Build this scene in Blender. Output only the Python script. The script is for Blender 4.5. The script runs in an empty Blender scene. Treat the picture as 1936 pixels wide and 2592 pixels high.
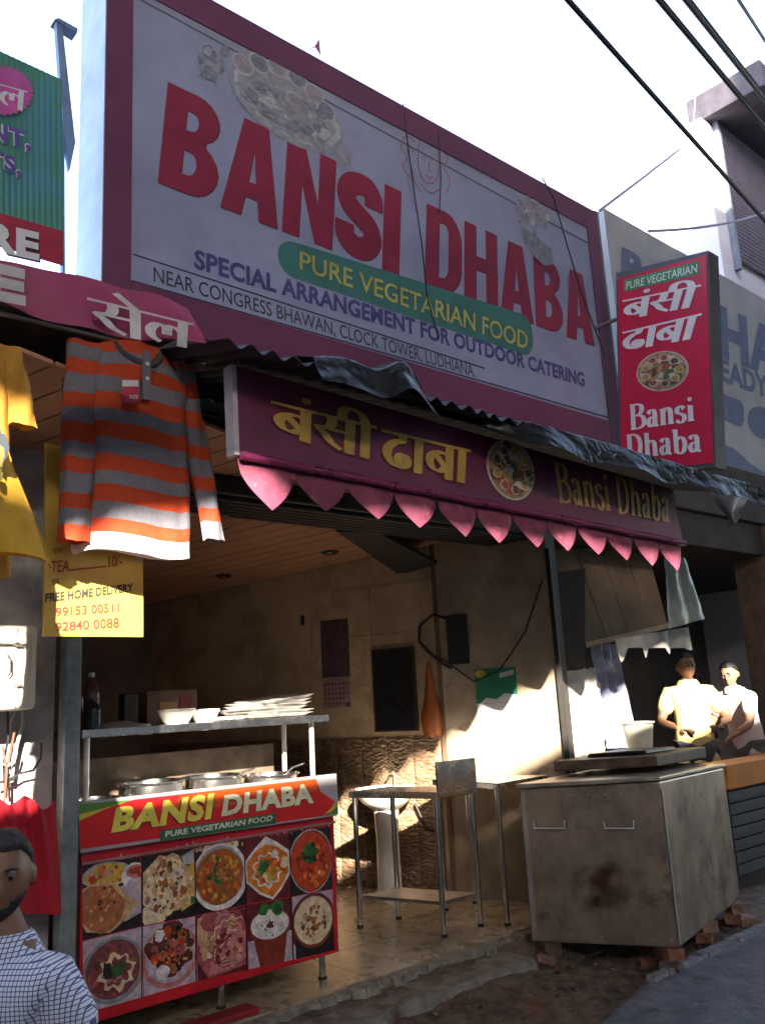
import bpy, bmesh, math, random
from mathutils import Vector, Matrix, noise as mnoise
random.seed(7)
R = math.radians
sc = bpy.context.scene
COL = sc.collection

# ------------------------------------------------------------------ camera
F = 2198.0; CX, CY = 968.0, 1296.0          # focal length in photo pixels, photo centre
CAM = Vector((0, 0, 1.55))                  # metres above the shop floor
AX = Vector((2532, 344, 2198)).normalized() # facade direction in camera axes (right, down, forward)
AZ = Vector((-.055, -1, .22)); AZ = (AZ - AZ.dot(AX) * AX).normalized()
AY = AZ.cross(AX)
cd = bpy.data.cameras.new('camera'); cd.sensor_fit = 'VERTICAL'; cd.sensor_height = 24.0
cd.lens = 24.0 * F / 2592.0; cd.clip_start = .05; cd.clip_end = 2000
cam = bpy.data.objects.new('camera', cd); COL.objects.link(cam)
right = Vector((AX[0], AY[0], AZ[0])); down = Vector((AX[1], AY[1], AZ[1])); fwd = Vector((AX[2], AY[2], AZ[2]))
rm = Matrix((right, -down, -fwd)).transposed()
cam.matrix_world = Matrix.Translation(CAM) @ rm.to_4x4()
sc.camera = cam

# ------------------------------------------------------------------ sky, sun, exposure
SUN_TO = Vector((-.60, -1.0, .51)).normalized()   # towards the sun
w = bpy.data.worlds.new('World'); sc.world = w; w.use_nodes = True
nt = w.node_tree; bg = nt.nodes['Background']
sky = nt.nodes.new('ShaderNodeTexSky'); sky.sky_type = 'NISHITA'; sky.sun_disc = False
sky.sun_elevation = math.asin(SUN_TO.z); sky.sun_rotation = math.atan2(SUN_TO.x, SUN_TO.y)
sky.air_density = 1.0; sky.dust_density = 2.0; sky.ozone_density = 1.2
hs = nt.nodes.new('ShaderNodeHueSaturation'); hs.inputs['Saturation'].default_value = .85; hs.inputs['Value'].default_value = 1.25
nt.links.new(sky.outputs[0], hs.inputs['Color']); nt.links.new(hs.outputs[0], bg.inputs[0])
bg.inputs[1].default_value = .15
sd = bpy.data.lights.new('sun', 'SUN'); sd.energy = 5.0; sd.angle = R(.6); sd.color = (1, .89, .74)
so = bpy.data.objects.new('sun', sd); COL.objects.link(so)
so.rotation_euler = SUN_TO.to_track_quat('Z', 'Y').to_euler(); so.location = (-8, -12, 14)
sc.view_settings.view_transform = 'Standard'; sc.view_settings.look = 'None'
sc.view_settings.exposure = 2.82; sc.view_settings.gamma = 1; sc.view_settings.use_curve_mapping = False
sc.render.engine = 'CYCLES'
sc.cycles.use_denoising = True
sc.cycles.max_bounces = 8; sc.cycles.diffuse_bounces = 5; sc.cycles.sample_clamp_indirect = 6

# ------------------------------------------------------------------ helpers
def at(px, py, ax, val):
    d = right * ((px - CX) / F) + down * ((py - CY) / F) + fwd
    i = 'xyz'.index(ax)
    return CAM + d * ((val - CAM[i]) / d[i])
def quad(pts, ax, val):
    return [at(p[0], p[1], ax, val) for p in pts]      # bl, br, tr, tl
def bil(q, u, v, off=0.0):
    p = q[0] * (1-u) * (1-v) + q[1] * u * (1-v) + q[2] * u * v + q[3] * (1-u) * v
    if off:
        n = (q[1] - q[0]).cross(q[3] - q[0]).normalized()
        if n.dot(CAM - p) < 0: n = -n
        p = p + n * off
    return p

_m = {}
def M(name, col, rough=.6, metal=0.0, var=.25, scale=6.0, col2=None, bump=0.0, bscale=60.0, trans=0.0, spec=.5, detail=5.0, patch=None):
    if name in _m: return _m[name]
    m = bpy.data.materials.new(name); m.use_nodes = True; t = m.node_tree; L = t.links
    b = t.nodes['Principled BSDF']
    b.inputs['Roughness'].default_value = rough; b.inputs['Metallic'].default_value = metal
    b.inputs['Specular IOR Level'].default_value = spec
    tc = t.nodes.new('ShaderNodeTexCoord')
    n = t.nodes.new('ShaderNodeTexNoise'); n.inputs['Scale'].default_value = scale; n.inputs['Detail'].default_value = detail
    n.inputs['Roughness'].default_value = .65
    L.new(tc.outputs['Object'], n.inputs['Vector'])
    cr = t.nodes.new('ShaderNodeValToRGB')
    c2 = col2 or tuple(max(0, c * (1 - var)) for c in col); c1 = col if col2 else tuple(min(1, c * (1 + var * .6)) for c in col)
    cr.color_ramp.elements[0].position = .34; cr.color_ramp.elements[1].position = .66
    cr.color_ramp.elements[0].color = (*c2, 1); cr.color_ramp.elements[1].color = (*c1, 1)
    L.new(n.outputs['Fac'], cr.inputs['Fac'])
    out = cr.outputs['Color']
    if patch:                                          # (colour, scale, threshold): stains or worn spots with a shape of their own
        n2 = t.nodes.new('ShaderNodeTexNoise'); n2.inputs['Scale'].default_value = patch[1]; n2.inputs['Detail'].default_value = 7
        n2.inputs['Roughness'].default_value = .7
        L.new(tc.outputs['Object'], n2.inputs['Vector'])
        r2 = t.nodes.new('ShaderNodeValToRGB'); r2.color_ramp.elements[0].position = patch[2]; r2.color_ramp.elements[1].position = patch[2] + .1
        L.new(n2.outputs['Fac'], r2.inputs['Fac'])
        mx = t.nodes.new('ShaderNodeMix'); mx.data_type = 'RGBA'
        L.new(r2.outputs['Color'], mx.inputs['Factor']); L.new(out, mx.inputs[6]); mx.inputs[7].default_value = (*patch[0], 1)
        out = mx.outputs[2]
    L.new(out, b.inputs['Base Color'])
    rr = t.nodes.new('ShaderNodeMapRange'); rr.inputs['To Min'].default_value = max(.03, rough - .12); rr.inputs['To Max'].default_value = min(1, rough + .12)
    L.new(n.outputs['Fac'], rr.inputs['Value']); L.new(rr.outputs[0], b.inputs['Roughness'])
    if bump:
        n3 = t.nodes.new('ShaderNodeTexNoise'); n3.inputs['Scale'].default_value = bscale; n3.inputs['Detail'].default_value = 4
        L.new(tc.outputs['Object'], n3.inputs['Vector'])
        bp = t.nodes.new('ShaderNodeBump'); bp.inputs['Strength'].default_value = bump; bp.inputs['Distance'].default_value = .01
        L.new(n3.outputs['Fac'], bp.inputs['Height']); L.new(bp.outputs[0], b.inputs['Normal'])
    if trans:
        tr = t.nodes.new('ShaderNodeBsdfTranslucent'); L.new(out, tr.inputs['Color'])
        ms = t.nodes.new('ShaderNodeMixShader'); ms.inputs[0].default_value = trans
        L.new(b.outputs[0], ms.inputs[1]); L.new(tr.outputs[0], ms.inputs[2])
        L.new(ms.outputs[0], t.nodes['Material Output'].inputs['Surface'])
    _m[name] = m
    return m

class MB:
    def __init__(s): s.v = []; s.f = []; s.m = []
    def add(s, vs, fs, mi=0):
        o = len(s.v); s.v += [Vector(p) for p in vs]
        for f in fs: s.f.append([i + o for i in f]); s.m.append(mi)
        return s
    def box(s, a, b, mi=0):
        x0, y0, z0 = a; x1, y1, z1 = b
        return s.add([(x0,y0,z0),(x1,y0,z0),(x1,y1,z0),(x0,y1,z0),(x0,y0,z1),(x1,y0,z1),(x1,y1,z1),(x0,y1,z1)],
                     [(0,3,2,1),(4,5,6,7),(0,1,5,4),(1,2,6,5),(2,3,7,6),(3,0,4,7)], mi)
    def hexa(s, lo, hi, mi=0):                          # two quads, lo below hi
        return s.add(list(lo) + list(hi), [(0,3,2,1),(4,5,6,7),(0,1,5,4),(1,2,6,5),(2,3,7,6),(3,0,4,7)], mi)
    def prism(s, poly, vec, mi=0):
        n = len(poly); vec = Vector(vec); P = [Vector(p) for p in poly]
        s.add(P + [p + vec for p in P], [tuple(range(n))[::-1], tuple(range(n, 2*n))] + [(i, (i+1) % n, n + (i+1) % n, n + i) for i in range(n)], mi)
        return s
    def tube(s, pts, r, n=8, mi=0, cap=True):
        P = [Vector(p) for p in pts]; k = len(P); rs = r if isinstance(r, (list, tuple)) else [r] * k
        vs = []; ref = None
        for i, p in enumerate(P):
            d = (P[min(i+1, k-1)] - P[max(i-1, 0)]).normalized()
            if ref is None: ref = Vector((0,0,1)) if abs(d.z) < .9 else Vector((1,0,0))
            a = (ref - d * ref.dot(d)).normalized(); ref = a; b = d.cross(a)
            vs += [p + (a * math.cos(2*math.pi*j/n) + b * math.sin(2*math.pi*j/n)) * rs[i] for j in range(n)]
        fs = [(i*n+j, i*n+(j+1) % n, (i+1)*n+(j+1) % n, (i+1)*n+j) for i in range(k-1) for j in range(n)]
        if cap: fs += [tuple(range(n))[::-1], tuple(range((k-1)*n, k*n))]
        return s.add(vs, fs, mi)
    def lathe(s, prof, c, n=28, mi=0, sx=1.0, sy=1.0):
        c = Vector(c); k = len(prof)
        vs = [c + Vector((r*math.cos(2*math.pi*j/n)*sx, r*math.sin(2*math.pi*j/n)*sy, z)) for r, z in prof for j in range(n)]
        fs = [(i*n+j, i*n+(j+1) % n, (i+1)*n+(j+1) % n, (i+1)*n+j) for i in range(k-1) for j in range(n)]
        return s.add(vs, fs, mi)
    def grid(s, fn, nu, nv, mi=0, mf=None):             # fn(u,v) -> point
        vs = [fn(i/nu, j/nv) for j in range(nv+1) for i in range(nu+1)]
        o = len(s.v); s.v += [Vector(p) for p in vs]
        for j in range(nv):
            for i in range(nu):
                a = j*(nu+1)+i + o
                s.f.append([a, a+1, a+nu+2, a+nu+1]); s.m.append(mf(i, j) if mf else mi)
        return s

ORG = {}
def props(o, label=None, cat=None, group=None, kind=None):
    if label: o['label'] = label
    if cat: o['category'] = cat
    if group: o['group'] = group
    if kind: o['kind'] = kind
    return o
def thing(name, label, cat, loc, group=None):
    o = bpy.data.objects.new(name, None); COL.objects.link(o); o.location = loc; o.empty_display_size = .1
    ORG[o] = Vector(loc)
    return props(o, label, cat, group)
def build(mb, name, mats, parent=None, smooth=None, label=None, cat=None, group=None, kind=None, solid=0.0, bevel=0.0):
    if not isinstance(mats, (list, tuple)): mats = [mats]
    if parent is not None: org = ORG[parent]
    else:
        xs = [p.x for p in mb.v]; ys = [p.y for p in mb.v]; zs = [p.z for p in mb.v]
        org = Vector(((min(xs)+max(xs))/2, (min(ys)+max(ys))/2, min(zs)))
    me = bpy.data.meshes.new(name)
    me.from_pydata([p - org for p in mb.v], [], mb.f)
    for m in mats: me.materials.append(m)
    me.polygons.foreach_set('material_index', mb.m)
    if bevel or solid or smooth is not None:
        bm = bmesh.new(); bm.from_mesh(me)
        bmesh.ops.remove_doubles(bm, verts=bm.verts, dist=1e-5)
        bmesh.ops.recalc_face_normals(bm, faces=bm.faces)
        if solid:
            bm.normal_update(); fo = bm.faces[:]; eb = [e for e in bm.edges if len(e.link_faces) == 1]
            nv = {v: bm.verts.new(v.co - v.normal*solid) for v in bm.verts[:]}
            for f in fo: bm.faces.new([nv[v] for v in reversed(f.verts)])
            for e in eb: a_, b_ = e.verts; bm.faces.new([a_, b_, nv[b_], nv[a_]])
            bmesh.ops.recalc_face_normals(bm, faces=bm.faces)
        if bevel:
            bmesh.ops.bevel(bm, geom=[e for e in bm.edges if len(e.link_faces) == 2 and e.calc_face_angle(0) > .5], offset=bevel, segments=2, affect='EDGES', profile=.6)
        bm.to_mesh(me); bm.free()
    if smooth is not None:
        me.shade_smooth(); me.set_sharp_from_angle(angle=R(smooth))
    me.update()
    o = bpy.data.objects.new(name, me); COL.objects.link(o)
    if parent is not None: o.parent = parent; ORG[o] = org
    else: o.location = org; ORG[o] = org
    return props(o, label, cat, group, kind)
def boxo(a, b, name, mat, parent=None, bevel=.004, **k):
    return build(MB().box(a, b), name, mat, parent, bevel=bevel, **k)

# ---- lettering
_tc = {}
def textmesh(s, off=.03):
    key = (s, off)
    if key in _tc: return _tc[key]
    res = []
    for body in (s, 'H'):
        c = bpy.data.curves.new('t', 'FONT'); c.body = body; c.size = 1; c.offset = off; c.resolution_u = 3; c.fill_mode = 'FRONT'; c.space_character = 1 + max(0, off - .03)*4
        o = bpy.data.objects.new('t', c); COL.objects.link(o)
        bpy.context.view_layer.update()
        me = bpy.data.meshes.new_from_object(o.evaluated_get(bpy.context.evaluated_depsgraph_get()))
        res.append(([v.co.copy() for v in me.vertices], [list(p.vertices) for p in me.polygons]))
        bpy.data.objects.remove(o); bpy.data.curves.remove(c); bpy.data.meshes.remove(me)
    y0_ = min(v.y for v in res[1][0]); H = max(v.y for v in res[1][0]) - y0_
    x0 = min(v.x for v in res[0][0]); x1 = max(v.x for v in res[0][0])
    _tc[key] = ([((v.x-x0)/(x1-x0), (v.y - y0_)/H) for v in res[0][0]], res[0][1])
    return _tc[key]
def text(mb, s, q, off, mi=0, bold=.03, du=0.0, dv=0.0):
    uv, fs = textmesh(s, bold)
    mb.add([bil(q, u + du, v + dv, off) for u, v in uv], fs, mi); return mb

def smoothline(P, n=5):
    out = []; k = len(P)
    for i in range(k-1):
        p0 = P[max(i-1, 0)]; p1 = P[i]; p2 = P[i+1]; p3 = P[min(i+2, k-1)]
        for j in range(n):
            t = j/n
            out.append(tuple(.5*((2*p1[a]) + (-p0[a]+p2[a])*t + (2*p0[a]-5*p1[a]+4*p2[a]-p3[a])*t*t + (-p0[a]+3*p1[a]-3*p2[a]+p3[a])*t**3) for a in (0, 1)))
    out.append(tuple(P[-1])); return out
# strokes: lists of points, ('c', ...) is a smoothed curve, ('d', x, y, r) a dot
DEV = {
 'ba': (.78, [[(.62,1.04),(.62,0)], ('c',(.62,.70),(.40,.76),(.18,.66),(.10,.46),(.20,.26),(.38,.22),(.62,.40)), [(.26,.66),(.56,.30)]]),
 'sa': (.92, [[(.76,1.04),(.76,0)], ('c',(.36,1.0),(.37,.82),(.30,.66),(.12,.60),(.12,.56),(.22,.44),(.36,.22),(.58,.06)), [(.30,.60),(.76,.60)]]),
 'ii': (.36, [[(.18,1.04),(.18,0)], ('c',(.18,1.0),(.08,1.26),(-.12,1.38),(-.32,1.28),(-.34,1.02))]),
 'aa': (.36, [[(.18,1.04),(.18,0)]]),
 'dha': (.68, [('c',(.46,1.0),(.44,.84),(.28,.76),(.12,.58),(.10,.36),(.22,.14),(.42,.08),(.58,.20),(.56,.40),(.44,.42),(.36,.30),(.42,.14))]),
 'la': (.86, [[(.72,1.04),(.72,0)], ('c',(.30,.06),(.14,.24),(.12,.50),(.26,.70),(.40,.60),(.42,.36)), ('c',(.40,.56),(.50,.70),(.62,.66),(.72,.52))]),
 'e': (0, [[(-.14,1.0),(-.50,1.42)]]),
 'm': (0, [('d',-.16,1.30,.10)]),
}
SER = {
 'B': (.72, [[(.18,0),(.18,1)], ('c',(.06,1),(.36,1),(.54,.92),(.56,.74),(.44,.58),(.2,.54)), ('c',(.2,.54),(.46,.53),(.62,.40),(.62,.16),(.44,.02),(.06,0))]),
 'D': (.78, [[(.18,0),(.18,1)], ('c',(.06,1),(.36,1),(.58,.84),(.64,.5),(.58,.16),(.36,0),(.06,0))]),
 'a': (.56, [('c',(.10,.54),(.20,.66),(.34,.64),(.38,.46),(.38,.10),(.50,.0)), ('c',(.38,.40),(.18,.34),(.10,.18),(.18,.02),(.30,.06),(.38,.2))]),
 'n': (.62, [[(.15,0),(.15,.66)], [(.03,.64),(.15,.64)], ('c',(.15,.5),(.28,.66),(.42,.62),(.46,.42),(.46,0)), [(.03,.02),(.27,.02)], [(.36,.02),(.58,.02)]]),
 's': (.48, [('c',(.38,.54),(.26,.66),(.12,.58),(.12,.42),(.26,.34),(.38,.24),(.36,.08),(.22,-.01),(.06,.10))]),
 'i': (.32, [[(.15,0),(.15,.64)], [(.03,.63),(.15,.63)], [(.03,.02),(.28,.02)], ('d',.14,.90,.09)]),
 'h': (.64, [[(.15,0),(.15,1)], [(.03,.98),(.15,.98)], ('c',(.15,.48),(.28,.64),(.42,.60),(.47,.42),(.47,0)), [(.03,.02),(.27,.02)], [(.37,.02),(.60,.02)]]),
 'b': (.60, [[(.15,.02),(.15,1)], [(.03,.98),(.15,.98)], ('c',(.15,.5),(.30,.66),(.46,.56),(.50,.30),(.42,.06),(.28,-.01),(.15,.08))]),
}
def pen(mb, word, q, off, mi=0, table=DEV, W=.17, m=.055, ang=-.2, shiro=True, grow=0.0, slant=0.0):
    """Write a word with a broad pen: strokes across the nib are thick, along it thin."""
    total = sum(table[g][0] if g in table else .3 for g in word); x = 0.0; k = 0; parts = []
    for g in word:
        if g not in table: x += .3; continue
        wd, st = table[g]
        for s_ in st:
            if s_[0] == 'd':
                parts.append([('dot', x + s_[1], s_[2], s_[3])]); continue
            P = list(s_[1:]) if s_[0] == 'c' else list(s_)
            P = smoothline(P) if s_[0] == 'c' else P
            parts.append([(x + p[0], p[1]) for p in P])
        x += wd
    if shiro: parts.append([(-.06, 1.0), (total + .06, 1.0)])
    for P in parts:
        k += 1; o = off + k * .00025
        mp = lambda a, b: bil(q, (a + slant * b) / total, b, o)
        if P[0][0] == 'dot':
            _, a, b, r = P[0]; r += grow
            mb.add([mp(a + r*math.cos(j*.5236), b + r*math.sin(j*.5236)) for j in range(12)], [tuple(range(12))], mi); continue
        L_ = []; R_ = []
        for i, p in enumerate(P):
            a = P[max(i-1, 0)]; b = P[min(i+1, len(P)-1)]
            dx, dy = b[0]-a[0], b[1]-a[1]; l = math.hypot(dx, dy) or 1; dx /= l; dy /= l
            ca, sa_ = math.cos(ang), math.sin(ang)
            hw = .5 * math.sqrt((W * (dx*sa_ - dy*ca))**2 + m*m) + grow
            e = grow if i in (0, len(P)-1) else 0
            ex = -dx*e if i == 0 else dx*e; ey = -dy*e if i == 0 else dy*e
            L_.append((p[0] + ex - dy*hw, p[1] + ey + dx*hw)); R_.append((p[0] + ex + dy*hw, p[1] + ey - dx*hw))
        n = len(P)
        mb.add([mp(*p) for p in L_] + [mp(*p) for p in R_], [(i, i+1, n+i+1, n+i) for i in range(n-1)], mi)
    return mb

from mathutils.geometry import tessellate_polygon
def arc_(cx, cy, rx, ry, a0, a1, n=8): return [(cx + rx*math.cos(R(a0 + (a1-a0)*k/n)), cy + ry*math.sin(R(a0 + (a1-a0)*k/n))) for k in range(n+1)]
HEAVY = {
 'B': (.64, [[(0,0),(0,1)] + arc_(.52,.765,.44,.235,90,-60) + arc_(.52,.27,.48,.27,62,-90), arc_(.46,.71,.13,.10,-90,90,6) + [(.37,.81),(.37,.61)], arc_(.46,.29,.15,.12,-90,90,6) + [(.37,.41),(.37,.17)]]),
 'A': (.70, [[(0,0),(.28,1),(.72,1),(1,0),(.66,0),(.605,.20),(.395,.20),(.34,0)], [(.435,.36),(.565,.36),(.50,.72)]]),
 'N': (.68, [[(0,0),(0,1),(.36,1),(.67,.42),(.67,1),(1,1),(1,0),(.64,0),(.33,.58),(.33,0)]]),
 'I': (.27, [[(0,0),(0,1),(1,1),(1,0)]]),
 'D': (.66, [[(0,0),(0,1)] + arc_(.50,.66,.50,.34,90,0) + arc_(.50,.34,.50,.34,0,-90), arc_(.46,.70,.17,.14,90,0) + arc_(.46,.30,.17,.14,0,-90) + [(.36,.16),(.36,.84)]]),
 'H': (.66, [[(0,0),(0,1),(.35,1),(.35,.61),(.65,.61),(.65,1),(1,1),(1,0),(.65,0),(.65,.43),(.35,.43),(.35,0)]]),
 'S': (.64, None),
}
def heavy(mb, word, q, off, mi=0, gap=.055, du=0.0, dv=0.0, g=0.0):
    tot = sum(HEAVY[c][0] for c in word) + gap*(len(word) - 1); x = 0.0
    for c in word:
        wd, loops = HEAVY[c]
        mp = lambda a, b: bil(q, (x + a*wd)/tot + du, b + dv, off)
        if loops is None:
            P = smoothline([(.83,.64),(.82,.76),(.68,.85),(.48,.865),(.28,.82),(.18,.71),(.26,.59),(.50,.50),(.75,.41),(.83,.28),(.71,.17),(.50,.135),(.31,.17),(.18,.25),(.17,.37)], 5); n = len(P); L_ = []; R_ = []
            for i, p in enumerate(P):
                a = P[max(i-1,0)]; b = P[min(i+1,n-1)]; dx, dy = (b[0]-a[0])*wd, b[1]-a[1]; l = math.hypot(dx,dy) or 1; nx, ny = -dy/l, dx/l
                hw = .118 + .022*abs(nx); L_.append((p[0] + nx*hw/wd*.98, p[1] + ny*hw)); R_.append((p[0] - nx*hw/wd*.98, p[1] - ny*hw))
            mb.add([mp(*p) for p in L_] + [mp(*p) for p in R_], [(i,i+1,n+i+1,n+i) for i in range(n-1)], mi)
        else:
            flat = [p for lp in loops for p in lp]
            tris = tessellate_polygon([[Vector((p[0], p[1], 0)) for p in lp] for lp in loops])
            mb.add([mp(*p) for p in flat], [tuple(t_) for t_ in tris], mi)
        x += wd + gap
    return mb
def poly(mb, q, uv, off, mi=0):
    return mb.add([bil(q, u, v, off) for u, v in uv], [tuple(range(len(uv)))], mi)
RECT = [(0,0),(1,0),(1,1),(0,1)]
def blob(u, v, ru, rv, jag=.1, n=16, rot=0.0, rnd=random):
    out = []
    for i in range(n):
        a = 2*math.pi*i/n; k = 1 + jag*(rnd.random()*2 - 1)
        x, y = math.cos(a)*ru*k, math.sin(a)*rv*k
        out.append((u + x*math.cos(rot) - y*math.sin(rot), v + x*math.sin(rot) + y*math.cos(rot)))
    return out
def sagline(a, b, sag, n=14):
    a = Vector(a); b = Vector(b)
    return [a.lerp(b, i/n) - Vector((0, 0, sag * 4 * (i/n) * (1 - i/n))) for i in range(n+1)]

# ------------------------------------------------------------------ materials
asphalt = M('street dirt', (.075,.062,.055), .85, col2=(.035,.03,.03), scale=3, bump=.6, bscale=25, patch=((.13,.085,.06), 1.7, .56))
concrete = M('old concrete', (.20,.18,.16), .85, var=.45, scale=5, bump=.5, bscale=40, patch=((.09,.075,.065), 3, .55))
tile_m = M('floor tile', (.42,.34,.24), .28, var=.3, scale=4, bump=.05, bscale=90, patch=((.20,.15,.10), 2.3, .6))
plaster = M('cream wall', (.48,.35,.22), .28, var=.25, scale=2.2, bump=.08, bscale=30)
pillar_m = M('white pillar paint', (.38,.30,.215), .6, var=.3, scale=3, bump=.15, bscale=40, patch=((.20,.145,.10), 3.2, .58))
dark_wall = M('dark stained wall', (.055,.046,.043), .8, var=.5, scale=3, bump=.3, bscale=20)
bluewall = M('weathered plaster', (.46,.43,.42), .8, col2=(.22,.20,.21), scale=4, bump=.4, bscale=30, patch=((.30,.24,.20), 6, .6))
soot = M('soot black', (.03,.026,.025), .8, var=.5, scale=4)
steel = M('stainless steel', (.62,.60,.58), .26, 1.0, var=.2, scale=9, bump=.03, bscale=120)
steel_b = M('polished steel', (.74,.73,.71), .2, 1.0, var=.1, scale=6)
steel_d = M('dull greasy steel', (.42,.38,.34), .42, .85, var=.35, scale=5, bump=.08, bscale=70)
pole_m = M('grey painted pole', (.26,.29,.31), .45, .2, var=.35, scale=12, patch=((.22,.13,.08), 14, .66))
red_paint = M('red enamel', (.62,.015,.028), .38, var=.2, scale=5, patch=((.55,.40,.38), 40, .74))
black_m = M('matt black', (.012,.012,.014), .6, var=.4)
rubber = M('black rubber cable', (.02,.018,.022), .55, var=.4)
cloth_black = M('black tarpaulin', (.007,.0075,.010), .36, var=.5, scale=5, bump=.4, bscale=14)
tin = M('weathered tin', (.042,.044,.054), .6, .3, var=.45, scale=4, patch=((.10,.08,.075), 5, .56))

# ------------------------------------------------------------------ the setting
ST = -.20                                             # street level
g = MB().add([(-60,-60,ST),(80,-60,ST),(80,80,ST),(-60,80,ST)], [(0,1,2,3)])
build(g, 'street', asphalt, kind='structure')

D = Vector((-.33, .94, 0)).normalized()               # direction of the shop's side walls, into the depth
W0 = Vector((5.0, 6.2, 0))
def wl(y, off=0.0, z=0.0):                            # point on the right wall at depth y, off = distance in front of it
    p = W0 + D * ((y - W0.y) / D.y); n = Vector((-D.y, D.x, 0))
    return Vector((p.x + n.x*off, p.y + n.y*off, z))
YB = 8.4
# raised shop floor with tiles
fl = build(MB().box((-3.0, 4.215, ST-.05), (14.0, 9.5, -.012)), 'shop_floor', concrete, kind='structure')
tmeshes = {}
for i in range(7):
    for j in range(7):
        x = 1.72 + i*.6; y = 4.222 + j*.6
        if x + .3 > wl(y + .3).x + .25: continue
        key = 'tile'
        if key not in tmeshes:
            bm = bmesh.new(); bmesh.ops.create_cube(bm, size=1)
            for v in bm.verts: v.co = Vector((v.co.x*.594, v.co.y*.594, v.co.z*.016))
            bmesh.ops.bevel(bm, geom=bm.edges[:], offset=.002, segments=1, affect='EDGES')
            me = bpy.data.meshes.new('tile'); bm.to_mesh(me); bm.free(); me.materials.append(tile_m); tmeshes[key] = me
        o = bpy.data.objects.new('tile', tmeshes[key]); COL.objects.link(o); o.parent = fl
        o.location = Vector((x + .3, y + .3, -.008 + random.uniform(-.001, .0012))) - ORG[fl]
        o.rotation_euler = (random.uniform(-.0015,.0015), random.uniform(-.0015,.0015), random.choice((0, math.pi/2, math.pi)))
# broken sloping apron between floor and street, lighter lip, brick-red patch
def apron(u, v):
    x = -1.5 + 9.5*u; y = 4.205 - 1.15*v; z = -.03 - (.165)*v**.7
    z += .034 * (mnoise.noise((x*3, y*3, 1)) + .6*mnoise.noise((x*9, y*9, 2))) * (1 if v > .02 else 0)
    return (x, y + (.03*mnoise.noise((x*4, 0, 5)) if v > .9 else 0), max(z, ST + .003))
build(MB().grid(apron, 130, 22), 'broken_concrete_apron', M('broken apron', (.23,.18,.15), .8, col2=(.045,.037,.033), scale=9, bump=1.0, bscale=45, patch=((.24,.085,.05), 1.8, .60)), smooth=60, kind='structure')

ed = MB()
for k in range(46):
    x = 1.5 + k*.10; d_ = .05 + .09*abs(mnoise.noise((k*.7, 2, 3))); z1 = -.010 - .02*abs(mnoise.noise((k*.9, 7, 1)))
    ed.hexa([(x + .003, 4.213 - d_, -.09), (x + .098, 4.213 - d_*1.1, -.09), (x + .098, 4.213, -.09), (x + .003, 4.213, -.09)], [(x + .006, 4.222 - d_*.9, z1), (x + .094, 4.222 - d_, z1 - .004), (x + .098, 4.213, -.008), (x + .003, 4.213, -.008)])
build(ed, 'chipped_floor_edge', M('chipped concrete', (.30,.27,.24), .85, var=.5, scale=16, bump=.6, bscale=60), fl, kind='stuff')
def step(u, v):
    x = .6 + 3.95*u; y = 4.15 - .30*v; e = 1 if 0 < u < 1 else 0
    z = -.062 + .010*mnoise.noise((x*4, y*5, 2)) + .006*mnoise.noise((x*13, y*13, 5))
    if v > .86: z -= (.07 + .05*mnoise.noise((x*5,1,9)))*(v - .86)/.14; y += .03*mnoise.noise((x*6,3,1))
    return (x, y, z)
build(MB().grid(step, 110, 16), 'concrete_step', M('grey step concrete', (.25,.235,.22), .85, var=.45, scale=10, bump=.7, bscale=55, patch=((.11,.09,.08), 4, .55)), smooth=50, kind='structure')
# right wall: upper cream tiles, lower relief tiles, front pillar
wall_r = build(MB().hexa([wl(5.32), wl(YB), wl(YB, -.2), wl(5.32, -.2)], [wl(5.32, 0, 3.1), wl(YB, 0, 3.1), wl(YB, -.2, 3.1), wl(5.32, -.2, 3.1)]), 'side_wall', plaster, kind='structure')
for y in (5.62, 6.22, 6.82, 7.42, 8.02):              # wall tiles, upper part: joints recessed
    for z in (1.29, 1.72, 2.15):
        z1 = z + .422
        build(MB().hexa([wl(y-.298, .002, z), wl(y+.298, .002, z), wl(y+.298, .012, z), wl(y-.298, .012, z)][::-1],
                        [wl(y-.298, .002, z1), wl(y+.298, .002, z1), wl(y+.298, .012, z1), wl(y-.298, .012, z1)][::-1]), 'wall_tile', plaster, wall_r)
# relief tiles: each a wavy woven panel
def relief_mat():
    m = M('woven relief tile', (.30,.20,.12), .35, col2=(.15,.09,.055), scale=14, var=.3)
    t = m.node_tree; b = t.nodes['Principled BSDF']; L = t.links
    tc = t.nodes.new('ShaderNodeTexCoord'); mp = t.nodes.new('ShaderNodeMapping'); L.new(tc.outputs['Object'], mp.inputs['Vector'])
    mp.inputs['Scale'].default_value = (1, 1, 1)
    wv = t.nodes.new('ShaderNodeTexWave'); wv.wave_type = 'BANDS'; wv.bands_direction = 'Z'; wv.inputs['Scale'].default_value = 9; wv.inputs['Distortion'].default_value = 7
    wv.inputs['Detail'].default_value = 1; wv.inputs['Detail Scale'].default_value = 2.2
    L.new(mp.outputs[0], wv.inputs['Vector'])
    bp = t.nodes.new('ShaderNodeBump'); bp.inputs['Strength'].default_value = .7; bp.inputs['Distance'].default_value = .012
    L.new(wv.outputs['Fac'], bp.inputs['Height']); L.new(bp.outputs[0], b.inputs['Normal'])
    return m
relief = relief_mat()
NC, NR = 0, 0
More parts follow.
